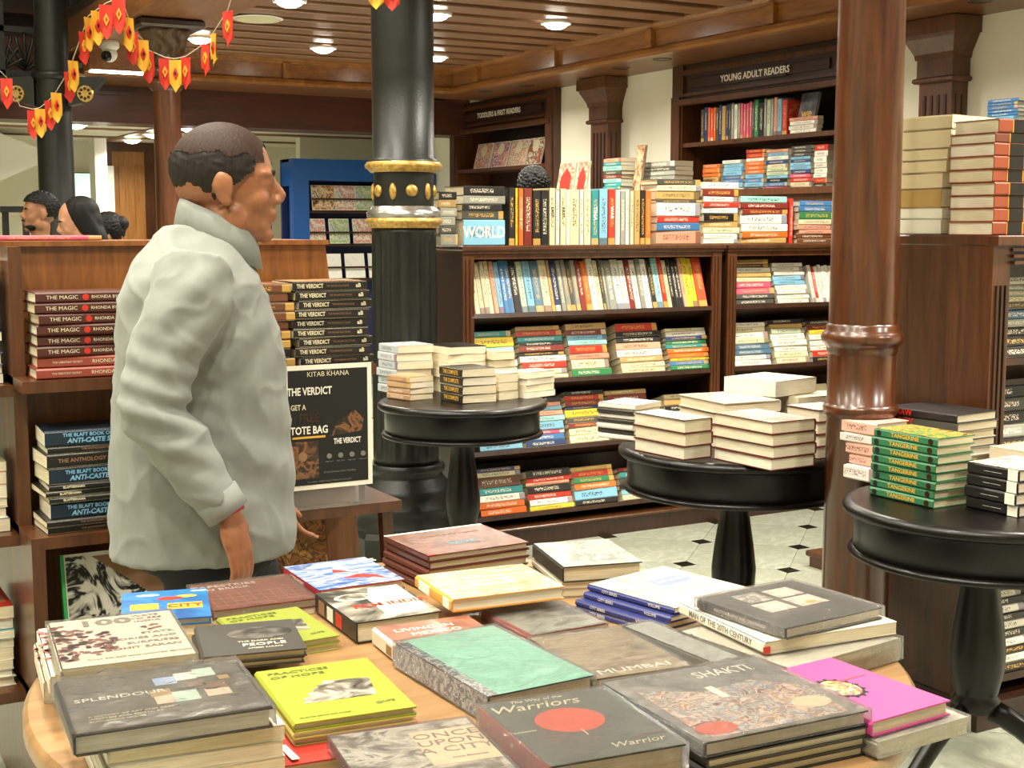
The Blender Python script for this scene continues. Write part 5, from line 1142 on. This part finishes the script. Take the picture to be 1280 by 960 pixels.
# samurai book, city book, red book with ribbon
art('art_slate', ['#474c41','#5a6053','#4e5348'], 10, 4, .6, (1,2,1), coat=1, crinkle=.3, rough=.35); plain('samurai_red', '#c4553c', .45)  # slate base lightened: some reflected haze is painted into the colour
f = FG(.812, (687.5,959), (857.5,930), (580,885), .0605, 'dark green boxed book with a red disc, bottom centre', '#161713', 'L', True)
f.rect(0,0,1,1,'art_slate'); f.disc(.48,.58,.047,'samurai_red',2,'red_disc',.92); f.txt(.36,.86,.034,'Warriors','cream_print',3,shear=.3); f.txt(.42,.955,.012,'The Way of the','cream_print',3,shear=.3); f.txt(.72,.13,.022,'Warrior','cream_print',3,shear=.3); f.txt(.86,.21,.008,'ILLUSTRATED','tan_print',3); f.rect(.47,.33,.478,.42,'cream_print','mark',3); f.txt(.06,.5,.008,'L. Tsunetomo','cream_print',3)
MB().box(-f.w/2-.0006, -f.w/2+.004, -f.h/2+.001, f.h/2-.001, .022, .0595).build('red_spine', M['samurai_red'], f.b); f.wrap(.0012)
plain('red_cloth', '#a02a22', .5)
f = FG(.7705, (352,958), (548,927), (340,912), .0198, 'red book with white ribbon marker under the lime book', '#a02a22', 'L', True, depth=.165)
MB().add([(-.01,.0,.0),(.0,.0,.0),(.004,-.06,.003),(-.006,-.06,.003),(-.01,0,.001),(0,0,.001),(.004,-.06,.004),(-.006,-.06,.004)], [(3,2,1,0),(4,5,6,7),(0,1,5,4),(1,2,6,5),(2,3,7,6),(3,0,4,7)]).build('ribbon', M['white_print'], f.b).matrix_local = f.loc(.1,.40,.0006)
art('art_city', ['#4f4a45','#7d766d','#b9b2a6','#d9d2c4','#5f5650'], 15, 5, 1.0, (1,1.6,1), coat=1, crinkle=.2, rough=.35); plain('peach_print', '#e0c3a2', .5)
f = FG(.7915, (462,995), (650,966), (407,929), .020, 'grey photographic book with a peach title panel, bottom edge', '#6b5a66', 'L', True, depth=.20)
f.rect(0.0,0,1,1,'art_city'); f.rect(.52,.28,1,.86,'peach_print','title_panel',2)
for k, s_ in enumerate(('ONCE','UPON','A CITY')): f.txt(.76,.76-.125*k,.026,s_,'grey_print',3,sx=1.25)
f.txt(.8,.37,.008,'Ashis Banerjee','grey_print',3); f.wrap(.001)
under(f, 1, 'pale book, %s under the grey photographic book', '#cfc6b4', TZ+.0003) if False else None
# grey wrapped photo book, mumbai book, pale grey book, big photo book
art('art_stone', ['#56564a','#8a897b','#b9b8a8','#6d6c5e'], 8, 5, .8, (1,2,1), coat=1, crinkle=.5, rough=.35)
f = FG(.772, (662,795), (757.5,779), (585,766), .0205, 'grey photographic wrapped book with red spine behind the mint book', '#a53024', 'L', True); f.rect(.04,0,1,1,'art_stone'); f.wrap(.0016)
art('art_sepia', ['#75644a','#96815f','#b09c78','#83704f'], 8, 5, .9, (1,3,1), coat=1, crinkle=.6, rough=.35)  # sepia tones made paler to carry glare haze from the wrap
f = FG(.7825, (740,850), (862,832), (670,797.5), .030, 'brown sepia wrapped book with pale lettering at its near edge', '#574832', 'L', True, depth=.225); f.rect(0,0,1,1,'art_sepia'); f.txt(.5,.10,.026,'MUMBAI','white_print',3,sx=1.3); f.wrap(.0022)
art('art_silver', ['#8f9086','#b4b5aa','#a3a499'], 10, 5, .8, (1,2,1), coat=1, crinkle=.6, rough=.35)
f = FG(.786, (893,829.2), (926,822), (794,775), .0185, 'silver grey wrapped book under the white century book', '#9a9b90', 'L', True, depth=.23); f.rect(0,0,1,1,'art_silver'); f.wrap(.0022)
art('art_crowd', ['#2b2a26','#8a4436','#d7d0c0','#5a748f','#c98f5a','#e0d9c8','#9a4a3a','#3c4a5c'], 34, 5, 1.0, (1,1,1), coat=1, crinkle=.6, rough=.3, lo=.32, hi=.68)
art('art_collage', ['#4b4a42','#77756a','#98958a'], 14, 5, .9, (1,1,1), coat=1, crinkle=.6, rough=.3)  # collage greys painted lighter for the film's reflected haze
f = FG(.8125, (881,929), (1085.6,888), (740.6,856), .020, 'large collage-covered wrapped book, right foreground', '#23211d', 'L', True)
f.rect(0,0,1,1,'art_collage'); f.poly([(.05,.04),(.90,.04),(.96,.46),(.74,.68),(.40,.62),(.08,.80)],'art_crowd','collage',2); f.txt(.68,.86,.036,'SHAKTI','white_print',3,sx=.8); f.rect(.44,.5,.49,.68,'white_print','paper_strip',3); f.disc(.16,.14,.03,'samurai_red',3,'red_shape',.7); f.disc(.82,.24,.03,'peach_print',3,'hand_shape',.7); f.wrap(.003)
under(f, 3, 'black-edged book, %s under the large collage book', '#2a2823', hard=True)
# white wrapped box with pink book
f2 = FG(.7745, (1076,934), (1191.5,901), (1010,850), .0235, 'white wrapped book under the pink book at the table edge', '#d8d3c4', 'L', False, depth=.20, dx=.03); f2.wrap(.0015)
f = FG(.7995, (1076,906.7), (1176,878.6), (978,836), .0215, 'hot pink book with an oval crest, right edge of the table', '#b8387e', 'L', True, depth=.225, dx=.02)
art('art_crest', ['#2b5f8a','#c3402c','#d9a23c','#e6d7b8','#3c3a30'], 70, 3, 1.2)
f.disc(.42,.52,.030,'black_print',1,'crest_edge',1.25); f.disc(.42,.52,.026,'art_crest',2,'crest',1.25)
for k in range(14):
    a = 2*math.pi*k/14; f.disc(.42+.031*math.cos(a)/f.W, .52+.039*math.sin(a)/f.H, .003, 'black_print', 1, 'crest_bead')
f.txt(.75,.62,.006,'PRINCESS TALES','tan_print',2); f.disc(.95,.02,.001,'black_print')
# white century books, black picture book
f = FG(.788, (995,834.3), (1131,795.6), (860,770), .0375, 'thick white wrapped book, lowest of the right back pile', '#d9d2c0', 'R', False, depth=.24, dx=-.01); f.wrap(.001); text(f.b, 'fore_lettering', 'PHOTOGRAPHY NOW', .010, M['cream_print'], f.L @ basis((0.04, -f.H/2-.0005, .02), (1,0,0), (0,0,1), (0,-1,0)))
f = FG(.8125, (955,802.6), (1121,777), (847,753.4), .0205, 'white book lettered along its spine, middle of the right back pile', '#e3dcca', 'L', False)
f.spine('MAN OF THE 20TH CENTURY', 'grey_print', .0145, .0, bold=.01, sx=.95); MB().box(-.012,0,-.0006,.002,.001,.012).build('red_corner', M['red_print'], f.b).matrix_local = f.L @ Matrix.Translation((-f.W/2+.012, -f.H/2, 0))
art('art_charcoal', ['#2f2f2a','#45453d','#3a3a33'], 10, 4, .6, (1,2,1), coat=1, crinkle=.25, rough=.35); art('art_plate1', ['#e3ddcd','#efe9da','#c9a58a'], 20, 3, .8); art('art_plate2', ['#e6e1d2','#8a8478','#efeadd'], 30, 3, .8)
f = FG(.832, (982,785.8), (1103,759), (858,750.6), .0185, 'charcoal wrapped book with four pale pictures, top of the right back pile', '#26251f', 'L', True)
f.rect(0,0,1,1,'art_charcoal')
for (u0,v0,u1,v1,m_) in ((.20,.36,.46,.60,'art_plate1'),(.52,.36,.80,.60,'art_plate1'),(.24,.64,.48,.88,'art_plate2'),(.54,.64,.80,.86,'art_plate1')): f.rect(u0,v0,u1,v1,m_,'picture',2)
f.disc(.66,.42,.012,'gold_print',3,'sun',.6); f.spine('PHOTOGRAPHS AND DRAWINGS', 'cream_print', .008, .0); f.wrap(.0012)
# navy series and thick grey book
art('art_paper', ['#b5b09c','#c6c1ad','#8f8b7b','#a9a48f'], 12, 5, 1.2, (1,2,1), coat=.8, crinkle=.2); plain('navy_card', '#2c3475', .45); plain('slate_panel', '#6b7894', .5)
f = FG(.797, (842.7,760.8), (938,735), (744,728), .0115, 'pale map-covered book, top of the navy-spined pile', '#2c3475', 'L', False)
f.rect(.015,0,1,1,'art_paper'); f.rect(.45,.52,.88,.72,'slate_panel','title_panel',2); f.txt(.66,.62,.014,'CITY GUIDE','white_print',3)
def navy(F_, h): 
    text(F_, 'spine_title', 'ZEITGEIST', .0075, M['white_print'], h); 
sp1 = spine_text(f.b, f.w, f.h, f.t, 'CITY SERIES', 'white_print', .0075, off=.05); spine_text(f.b, f.w, f.h, f.t, 'VOLUME', 'white_print', .0075, off=-.06)
for i in range(3):
    z = TZ+.0004+i*.0115; c = f.c.copy(); c.z = z; c += f.u*(-.012 if i == 2 else -.03)+f.v*(-.004 if i == 2 else .0)*1+f.v*random.uniform(-.002,.002)
    b = book(basis(c, f.x, UP.cross(f.x), UP), f.w, f.h, .0113, 'N', 'navy-spined book, %s from the top of its pile' % ORD[3-i], GF, False, 'cover_plain', '#2c3475', name='art_book')
    spine_text(b, f.w, f.h, .0113, 'CITY SERIES', 'white_print', .0075, off=.05); spine_text(b, f.w, f.h, .0113, 'VOLUME', 'white_print', .0075, off=-.06)
art('art_stonewhite', ['#868b84','#a3a79e','#6d736c','#b0b2a9'], 16, 4, .8, coat=.7)
f = FG(.812, (703,709), (803,702), (660,680), .031, 'thick grey-white book with black spine at the far side of the table', '#2b2a26', 'L', True); f.rect(.02,0,1,1,'art_stonewhite')
under(f, 2, 'wrapped pale book, %s under the thick grey-white book', '#b7b1a0', hard=False)
# ------------------------------------------------------------------ people
def remesh(mb, voxel, smooth=3, fac=.5):
    me = mb.mesh('tmp'); o = bpy.data.objects.new('tmp', me)
    m = o.modifiers.new('r', 'REMESH'); m.mode = 'VOXEL'; m.voxel_size = voxel; m.use_smooth_shade = True
    s = o.modifiers.new('s', 'SMOOTH'); s.factor = fac; s.iterations = smooth
    out = baked(o)
    bpy.data.objects.remove(o); bpy.data.meshes.remove(me)
    for p in out.polygons: p.use_smooth = True
    return out
def put(name, me, mat, parent):
    me.materials.clear(); me.materials.append(mat); me.name = name
    o = link(bpy.data.objects.new(name, me)); o.parent = parent; return o
class XF:
    """MB wrapper that adds shapes through a matrix"""
    def __init__(s, mb, m): s.mb, s.m = mb, m
    def ball(s, c, r, n=20, k=14):
        t = MB().ball(c, r, n, k); s.mb.add([s.m @ Vector(v) for v in t.v], t.f, True)
    def tube(s, p, r, n=12):
        t = MB().tube(p, r, n); s.mb.add([s.m @ Vector(v) for v in t.v], t.f, True)
def add_head(mb, m, fem=False):
    """head facing +x, chin at z=0, crown at z=.235"""
    h = XF(mb, m)
    h.ball((-.012,0,.148), (.098,.076,.088)); h.ball((-.03,0,.125), (.078,.072,.075)); h.ball((.032,0,.12), (.062,.064,.085)); h.ball((.034,0,.075), (.056,.056,.07))
    h.ball((.036,0,.035), (.052,.05,.034)); h.ball((.072,0,.016), (.022,.024,.016)); h.ball((-.005,0,.045), (.05,.05,.045))
    for s in (-1,1):
        h.ball((.052,s*.034,.085), (.034,.026,.03)); h.ball((.074,s*.028,.138), (.018,.027,.010)); h.ball((.012,s*.056,.045), (.03,.012,.03))
        h.ball((-.004,s*.077,.105), (.019,.009,.032)); h.ball((-.010,s*.082,.112), (.017,.006,.024)); h.ball((.002,s*.078,.080), (.011,.008,.012))
        h.ball((.098,s*.011,.084), (.012,.009,.008))
        h.ball((.080,s*.030,.118), (.010,.015,.008))
    h.tube([(.082,0,.135),(.096,0,.115),(.108,0,.096),(.104,0,.084)], [(.009,.008),(.010,.009),(.013,.012),(.014,.008)], 10)
    h.ball((.088,0,.060), (.013,.024,.006)); h.ball((.086,0,.049), (.013,.022,.007)); h.ball((.082,0,.068), (.014,.02,.01))
def eyes(parent, m, lidmat):
    for s in (-1,1):
        e = MB().ball((0,0,0), .0125, 16, 12).build('eye', M['eye_white'], parent); e.matrix_local = m @ Matrix.Translation((.0725,s*.030,.118))
        p = MB().ball((.0095,0,-.001), (.004,.0062,.0062), 12, 8).build('iris', M['black_print'], e)
    for s in (-1,1):
        b = MB().tube([(.088,s*.013,.136),(.090,s*.030,.142),(.080,s*.047,.137)], [(.005,.004),(.006,.005),(.003,.003)], 8).build('eyebrow', lidmat, parent); b.matrix_local = m
def hand_parts(mb, m, side=1, curl=.5):
    """hand hanging along -z from wrist at origin; palm faces -y*side; fingers slightly curled"""
    h = XF(mb, m)
    h.ball((0,0,-.045), (.040,.016,.052)); h.ball((0,0,-.006), (.028,.020,.03)); h.ball((.004,0,-.07), (.038,.014,.03))
    for k, (x, L) in enumerate(((.030,.072),(.011,.080),(-.009,.075),(-.027,.060))):
        p = Vector((x,0,-.085)); pts = [p+Vector((0,0,.02))]; a = 0
        for j, f_ in enumerate((.42,.32,.26)):
            pts.append(p); a += curl*(.35+.2*j); p = p+Vector((-.002*j, side*math.sin(a)*L*f_*.9, -math.cos(a)*L*f_))
        pts.append(p); h.tube(pts, [.0095,.0092,.0085,.0078,.0062], 10); h.ball(p, .0064, 10, 8)
    pts = [(.022,0,-.02),(.046,side*.010,-.045),(.052,side*.020,-.072),(.048,side*.026,-.092)]; h.tube(pts, [.015,.013,.0105,.008], 10); h.ball(pts[-1], .0082, 10, 8)
m = NT('skin_man'); v = m.obj(); n = m.noise(30,4,.6,v); sp_ = m.n('SeparateXYZ'); tc = m.n('TexCoord'); m.l(tc, 'Object', sp_, 0)
m.color(m.ramp(n, [(.3, srgb('#8a5638')), (.7, srgb('#a06a48'))])); m.set(Roughness=.45, Subsurface__Weight=.08); m.b.inputs['Subsurface Radius'].default_value = (.02,.008,.004)
def skin(name, c1, c2):
    m = NT(name); m.color(m.ramp(m.noise(30,4,.6,m.obj()), [(.3, srgb(c1)), (.7, srgb(c2))])); m.set(Roughness=.45, Subsurface__Weight=.08); return m.m
skin('skin_light', '#a8765a', '#bd8a6c'); skin('skin_mid', '#8a5c40', '#a17052')
plain('eye_white', '#b3aba0', .3)
def hairmat(name, c, scale=220):
    m = NT(name); n = m.noise(scale,3,.6,m.obj((1,1,.25))); m.color(m.ramp(n, [(.3, srgb(c)), (.7, tuple(min(1,x*2.2) for x in srgb(c)))])); m.set(Roughness=.6, Specular__IOR__Level=.25); m.bump(n, .5, .003); return m.m
hairmat('hair_black', '#080706'); hairmat('hair_man', '#1d1815'); hairmat('hair_thin', '#2a1b15')
m = NT('shirt_grey'); v = m.obj((1,1,1)); n = m.noise(7,4,.6,m.obj((1.2,1.2,.8)),1.2); fine = m.noise(900,2,.5,v)
m.color(m.ramp(n, [(.3, srgb('#7b7f7a')), (.7, srgb('#898d87'))])); m.set(Roughness=.8, Sheen__Weight=.1); m.bump(fine, .12, .001)
plain('trousers_black', '#15161a', .8); plain('shoe_black', '#0d0c0b', .35); plain('thread_red', '#a81f16', .7)
# --- the walking man
MD = 2.92; mc = at_d(243, 285, MD); fa = R(10)
fdir = Vector((math.cos(YAW), -math.sin(YAW), 0))*math.cos(fa)+Vector((math.sin(YAW), math.cos(YAW), 0))*math.sin(fa)
man = thing('person', 'balding man in a loose light grey shirt walking right past the display unit', 'person', (mc.x, mc.y, 0), math.atan2(fdir.y, fdir.x))
K = MD/1700
def X(px): return (px-243)*K
def Z(py): return at_d(243, py, MD).z
HM = Matrix.Translation((X(283)-.002, 0, Z(302))) @ Matrix.Rotation(R(2),4,'Y') @ Matrix.Scale(1.06,4)
# near (right) arm at -y, far arm at +y
mlat = (243-640)/1700*MD
def N(px, py, y):
    """point of the figure at local depth y that is seen at the given pixel"""
    k, c, s = (px-640)/1700, math.cos(fa), math.sin(fa); x = (k*(MD+y*c)-mlat+y*s)/(c-k*s)
    return Vector((x, y, at_d(px, py, MD+x*s+y*c).z))
S_, E_, W_ = N(240,345,-.185), N(186,515,-.24), N(272,636,-.25)
S2, E2, W2 = Vector((X(250),.185,Z(345))), Vector((X(252),.25,Z(510))), Vector((X(330),.235,Z(640)))
body = MB(); add_head(body, HM)
body.tube([(X(262),0,Z(330)),(X(272),0,Z(290)),(X(276),0,Z(262))], [(.062,.066),(.058,.060),(.058,.060)], 16)
def ring(z, xb, xf, hw, n=28, p=2.4):
    cx, rx = (xb+xf)/2, (xf-xb)/2; out = []
    for i in range(n):
        a = 2*math.pi*i/n; c, s_ = math.cos(a), math.sin(a)
        out.append((cx+rx*math.copysign(abs(c)**(2/p),c), hw*math.copysign(abs(s_)**(2/p),s_), z))
    return out
TOR = [(684,128,360,.20),(668,130,360,.20),(640,131,360,.195),(592,133,358,.19),(540,135,357,.188),(500,138,354,.185),(440,143,349,.19),(400,147,341,.198),(370,152,331,.20),(345,160,320,.192),(326,170,310,.165),(310,182,303,.125),(296,196,300,.09),(284,206,298,.072)]
body.loft([ring(Z(y), X(b)+.035, X(f_)-.035, hw-.03) for y, b, f_, hw in TOR])
for (s_, e, w_, sd) in ((S_,E_,W_,1),(S2,E2,W2,-1)):
    body.tube([s_,(s_+e)/2,e,(e*.5+w_*.5),w_], [.05,.045,.038,.034,.025], 14)
hm = Matrix.Translation(W_+Vector((.006,0,-.006))) @ Matrix.Rotation(R(-14),4,'Y') @ Matrix.Rotation(R(60),4,'Z') @ Matrix.Scale(1.08,4); hand_parts(body, hm, 1, .5)
hm2 = Matrix.Translation(W2+Vector((.008,0,-.004))) @ Matrix.Rotation(R(-28),4,'Y') @ Matrix.Rotation(R(100),4,'Z'); hand_parts(body, hm2, -1, .6)
hipz = .86
KN, AN = Vector((X(262),-.10,.47)), Vector((X(215),-.10,.09)); KN2, AN2 = Vector((X(320),.10,.49)), Vector((X(370),.10,.09))
for sd, kn, an in ((-1,KN,AN),(1,KN2,AN2)):
    hp = Vector((X(245), sd*.09, hipz)); body.tube([hp,(hp+kn)/2,kn,(kn*.55+an*.45),an], [.075,.07,.055,.05,.035], 14); body.ball((an.x+.06,an.y,.045), (.11,.04,.035))
body.ball((X(245),0,.86), (.115,.12,.11))
put('body', remesh(body, .0055, 3), M['skin_man'], man)
eyes(man, HM, M['hair_man'])
# hair: dark fringe round the back and sides, thin cover on top
def shell(m, keep, off, mat, name, parent, c=(-.012,0,.148), r=(.098,.076,.088), n=120, k=96, wob=.0):
    mb = MB(); vs = []; ids = {}
    for a in range(k+1):
        t = math.pi*a/k
        for i in range(n):
            f_ = 2*math.pi*i/n; d = Vector((math.sin(t)*math.cos(f_), math.sin(t)*math.sin(f_), math.cos(t)))
            o = off*(1+wob*noise.noise(d*9)); p = Vector((c[0]+(r[0]+o)*d.x, c[1]+(r[1]+o)*d.y, c[2]+(r[2]+o)*d.z)); vs.append(p)
    fs = []
    for a in range(k):
        for i in range(n):
            q = [a*n+i, (a+1)*n+i, (a+1)*n+(i+1)%n, a*n+(i+1)%n]; cc = sum((vs[j] for j in q), Vector())/4
            if keep(cc): fs.append(q)
    used = sorted({j for f_ in fs for j in f_}); mp = {j: i for i, j in enumerate(used)}; cv = Vector(c)
    top = [vs[j] for j in used]; inn = [cv+(p-cv)*.93 for p in top]; N = len(top)
    F_ = [[mp[j] for j in f_] for f_ in fs]; edges = {}
    for f_ in F_:
        for i in range(4): edges[(f_[i], f_[(i+1)%4])] = 1
    rim = [(a, b) for (a, b) in edges if (b, a) not in edges]
    mb.add(top+inn, F_+[[j+N for j in f_[::-1]] for f_ in F_]+[[a, a+N, b+N, b][::-1] for a, b in rim], True)
    o = mb.build(name, mat, parent); o.matrix_local = m; return o
shell(HM, lambda p: (p.z < .172+.012*noise.noise(p*45) and p.z > .078+max(0,p.x+.03)*.75+.004*noise.noise(p*120) and p.x < .055) , .004, M['hair_man'], 'hair_fringe', man, r=(.1,.0775,.09), wob=.5)
shell(HM, lambda p: p.z > .16 and p.x < .072+.01*noise.noise(p*40), .0012, M['hair_thin'], 'thin_hair', man, r=(.0985,.0765,.0885))
plain('stubble', '#4a3226', .7)
# shirt
sh = MB(); sh.loft([ring(Z(y), X(b), X(f_), hw) for y, b, f_, hw in TOR])
sh.tube([S_+Vector((0,.03,.01)), S_+Vector((-.008,-.012,-.05)), (S_+E_)/2+Vector((-.012,-.01,0)), E_+Vector((-.008,-.005,.0)), E_*.55+W_*.45, E_*.15+W_*.85, W_+Vector((0,0,.018))], [.082,.080,.074,.066,.060,.050,.044], 22)
sh.tube([S2+Vector((0,-.03,.01)), S2+Vector((0,.012,-.05)), (S2+E2)/2, E2, E2*.55+W2*.45, E2*.15+W2*.85, W2+Vector((0,0,.018))], [.085,.088,.083,.072,.066,.056,.046], 22)
me = remesh(sh, .007, 5)
VN = [(v.co.copy(), v.normal.copy()) for v in me.vertices]; ES, DS, DW = E_+Vector((.02,-.05,0)), Vector((X(262),-.2,Z(400))), Vector((X(330),-.1,Z(600)))
for vtx, (p, nn) in zip(me.vertices, VN):
    a = noise.noise(Vector((p.x*7+p.z*6, p.y*6, p.z*16-p.x*9))); b = noise.noise(Vector((p.x*3.2-p.z*9, p.y*4, p.z*9+p.x*7)))
    arm = 1 if p.y < -.15 else .55
    fold = 0
    dE = (p-ES).length
    if dE < .2: fold += .006*math.sin((p.z*1.0+p.x*.35)*120)*(1-dE/.2)
    dS = (p-DS).length
    if dS < .22: fold += .006*math.sin((p.z-.9*p.x)*62+1)*(1-dS/.22)
    dW = (p-DW).length
    if dW < .25: fold += .005*math.sin((p.z+.8*p.x)*48)*(1-dW/.25)
    cr = .004*(1-abs(noise.noise(Vector((p.x*9+p.z*11, p.y*5, p.z*7-p.x*12)))))**6
    vtx.co = p+nn*(.005*a*arm+.005*b*arm+fold+cr)
me.update(); shirt = put('shirt', me, M['shirt_grey'], man)
# collar stand and fold
col_o = MB(); rings = []
for (k, z, g_) in ((0,Z(303),.012),(1,Z(272),.006),(2,Z(266),.008),(3,Z(276),.020),(4,Z(312),.032)):
    rg = []
    for i in range(28):
        a = 2*math.pi*i/28; cx = X(266)+.008*(k > 2); tilt = -.030*math.cos(a)
        if k == 4: tilt -= .014*max(0, math.cos(a))
        rg.append((cx+(.060+g_)*math.cos(a), (.060+g_)*math.sin(a), z+tilt))
    rings.append(rg)
col_o.loft(rings, True, False); o = col_o.build('collar', M['shirt_grey'], shirt); so_ = o.modifiers.new('thick','SOLIDIFY'); so_.thickness = .003
cf = MB(); d = (W_-E_).normalized(); cf.tube([W_-d*.035, W_-d*.01, W_+d*.012], [.049,.047,.046], 22).build('cuff', M['shirt_grey'], shirt)
MB().tube([W_+Vector((-.03,-.012,-.002)), W_+Vector((0,-.036,-.006)), W_+Vector((.034,-.014,.006)), W_+Vector((.03,.02,.008)), W_+Vector((-.01,.034,0)), W_+Vector((-.034,.01,-.004)), W_+Vector((-.03,-.012,-.002))], .006, 8).build('wrist_thread', M['thread_red'], man)
tr = MB()
for sd, kn, an in ((-1,KN,AN),(1,KN2,AN2)):
    hp = Vector((X(245), sd*.075, .86)); tr.tube([hp,(hp+kn)/2,kn,(kn*.5+an*.5),an+Vector((0,0,-.01))], [.095,.095,.082,.072,.066], 18)
tr.loft([ring(.72,X(165),X(335),.15), ring(.80,X(160),X(338),.155), ring(.92,X(168),X(328),.14)])
put('trousers', remesh(tr, .011, 3), M['trousers_black'], man)
for an, sd in ((AN,-1),(AN2,1)):
    s_ = MB(); s_.ball((an.x+.06,an.y,.035), (.135,.05,.035)); s_.ball((an.x-.01,an.y,.06), (.06,.045,.05)); s_.box(an.x-.06,an.x+.18,an.y-.042,an.y+.042,.0,.02,.008); put('shoe', remesh(s_, .008, 2), M['shoe_black'], man)
# --- people in the background
def bg_person(px, D, top_py, yaw_deg, skinm, shirtm, hair, label, lean=0, fem=False, hairfn=None, tilt=0):
    """standing figure; yaw measured from facing the camera's right, counter-clockwise"""
    c = at_d(px, 285, D); zt = at_d(px, top_py, D).z; a = -YAW+R(yaw_deg); t = thing('person', label, 'person', (c.x, c.y, 0), a)
    hh = .235; m = Matrix.Translation((lean, 0, zt-hh*1.0)) @ Matrix.Rotation(R(tilt),4,'Y')
    b = MB(); add_head(b, m); zn = zt-hh
    b.tube([(0,0,zn-.1),(lean*.6-.0,0,zn-.02),(lean-.01,0,zn+.05)], [.06,.055,.055], 14)
    sz = zn-.09; tw = .175 if fem else .2
    rr = [ring(z, -.10, .10, w) for z, w in ((sz-.62,tw*.85),(sz-.4,tw*.8),(sz-.2,tw*.92),(sz-.06,tw),(sz,tw*.7),(sz+.03,.06))]; b.loft(rr)
    arms = []
    for s in (-1,1):
        S = Vector((0,s*(tw+.0),sz-.05)); E = Vector((.03,s*(tw+.05),sz-.33)); Wp = Vector((.22,s*.12,sz-.34)); arms.append((S,E,Wp)); b.tube([S,(S+E)/2,E,(E+Wp)/2,Wp], [.05,.045,.04,.035,.028], 12)
        hand_parts(b, Matrix.Translation(Wp) @ Matrix.Rotation(R(-75),4,'Y') @ Matrix.Rotation(R(90),4,'Z'), s, .8)
        hp = Vector((0,s*.09,sz-.6)); b.tube([hp,(hp.x,hp.y,.45),(hp.x,hp.y,.06)], [.085,.06,.04], 12); b.ball((.06,s*.09,.04), (.11,.04,.035))
    put('body', remesh(b, .009, 3), M[skinm], t); eyes(t, m, M['hair_black'])
    s_ = MB(); s_.loft([ring(z, -.125, .125, w+.02) for z, w in ((sz-.66,tw*.9),(sz-.4,tw*.86),(sz-.2,tw*.95),(sz-.05,tw),(sz+.005,tw*.72),(sz+.035,.055))])
    for (S,E,Wp) in arms: s_.tube([S,(S+E)/2,E], [.072,.066,.06], 14)
    put('shirt', remesh(s_, .012, 3), M[shirtm], t)
    tr = MB()
    for s in (-1,1): tr.tube([(0,s*.09,sz-.55),(0,s*.09,.45),(0,s*.09,.06)], [.11,.085,.07], 14)
    tr.loft([ring(sz-.75,-.12,.12,.16), ring(sz-.58,-.12,.12,.16)]); put('trousers', remesh(tr, .014, 2), M['trousers_black'], t)
    for s in (-1,1): MB().ball((.06,s*.09,.042), (.125,.048,.042)).build('shoe', M['shoe_black'], t)
    hairfn(t, m); return t, m, sz
cap_ = lambda p: p.z > .172-max(0,-p.x-.0)*1.2+max(0,p.x-.03)*.25 and not (p.x > .068 and p.z < .185) or (p.x < -.02 and p.z > .09)
def short_hair(t, m): shell(m, cap_, .012, M['hair_black'], 'hair', t, wob=.5)
plain('polo_dark', '#1c2030', .8); plain('polo_green', '#1f9a72', .8); plain('kurta_dark', '#26222a', .8); plain('tee_grey', '#5a5a60', .8)
t_, m_, sz_ = bg_person(50, 8.3, 241, 215, 'skin_mid', 'polo_dark', None, 'man with short black hair and moustache, green-shouldered dark shirt, looking left', hairfn=short_hair)
MB().tube([(.094,-.022,.066),(.103,0,.070),(.094,.022,.066)], [.003,.006,.003], 8).build('moustache', M['hair_black'], t_).matrix_local = m_
MB().ball((.045,0,.030), (.045,.0525,.028)).build('beard', M['hair_black'], t_).matrix_local = m_
for s in (-1,1): MB().tube([(-.02,s*.07,sz_+.045),(-.01,s*.15,sz_+.02),(0,s*.225,sz_-.06)], [(.05,.03),(.07,.03),(.06,.04)], 12).build('shoulder_stripe', M['polo_green'], t_)
def long_hair(t, m):
    h = MB(); add = XF(h, m)
    add.ball((-.032,0,.152), (.104,.088,.094)); add.ball((-.05,0,.10), (.085,.088,.11)); add.ball((-.07,0,.0), (.06,.092,.13)); add.ball((-.075,0,-.13), (.05,.09,.14))
    for s in (-1,1): add.ball((-.025,s*.066,.12), (.05,.03,.10)); add.ball((-.045,s*.075,.02), (.045,.028,.13))
    put('hair', remesh(h, .009, 4), M['hair_black'], t)
bg_person(116, 7.4, 248, 207, 'skin_light', 'kurta_dark', None, 'woman with long loose black hair, head bowed, facing left', lean=.05, fem=True, hairfn=long_hair, tilt=16)
def bun_hair(t, m):
    shell(m, lambda p: p.z > .10 or p.x < -.02, .014, M['hair_black'], 'hair', t, wob=.3); o = MB().ball((-.10,0,.13), (.045,.05,.045)).build('hair_bun', M['hair_black'], t); o.matrix_local = m
    c = MB().tube([(-.075,-.05,.17),(-.06,-.065,.15)], .008, 8).build('hair_clip', M['chrome'], t); c.matrix_local = m
bg_person(172, 7.9, 264, 185, 'skin_light', 'tee_grey', None, 'person with tied-back black hair and a silver clip, bowed behind the display unit', lean=.1, fem=True, hairfn=bun_hair, tilt=35)
def curly(t, m):
    shell(m, lambda p: p.z > .12 or p.x < -.01, .018, M['hair_black'], 'hair', t, wob=.6)
bg_person(667, 7.9, 211, 90, 'skin_mid', 'tee_grey', None, 'person whose curly black hair shows above the central bookcase', hairfn=curly)
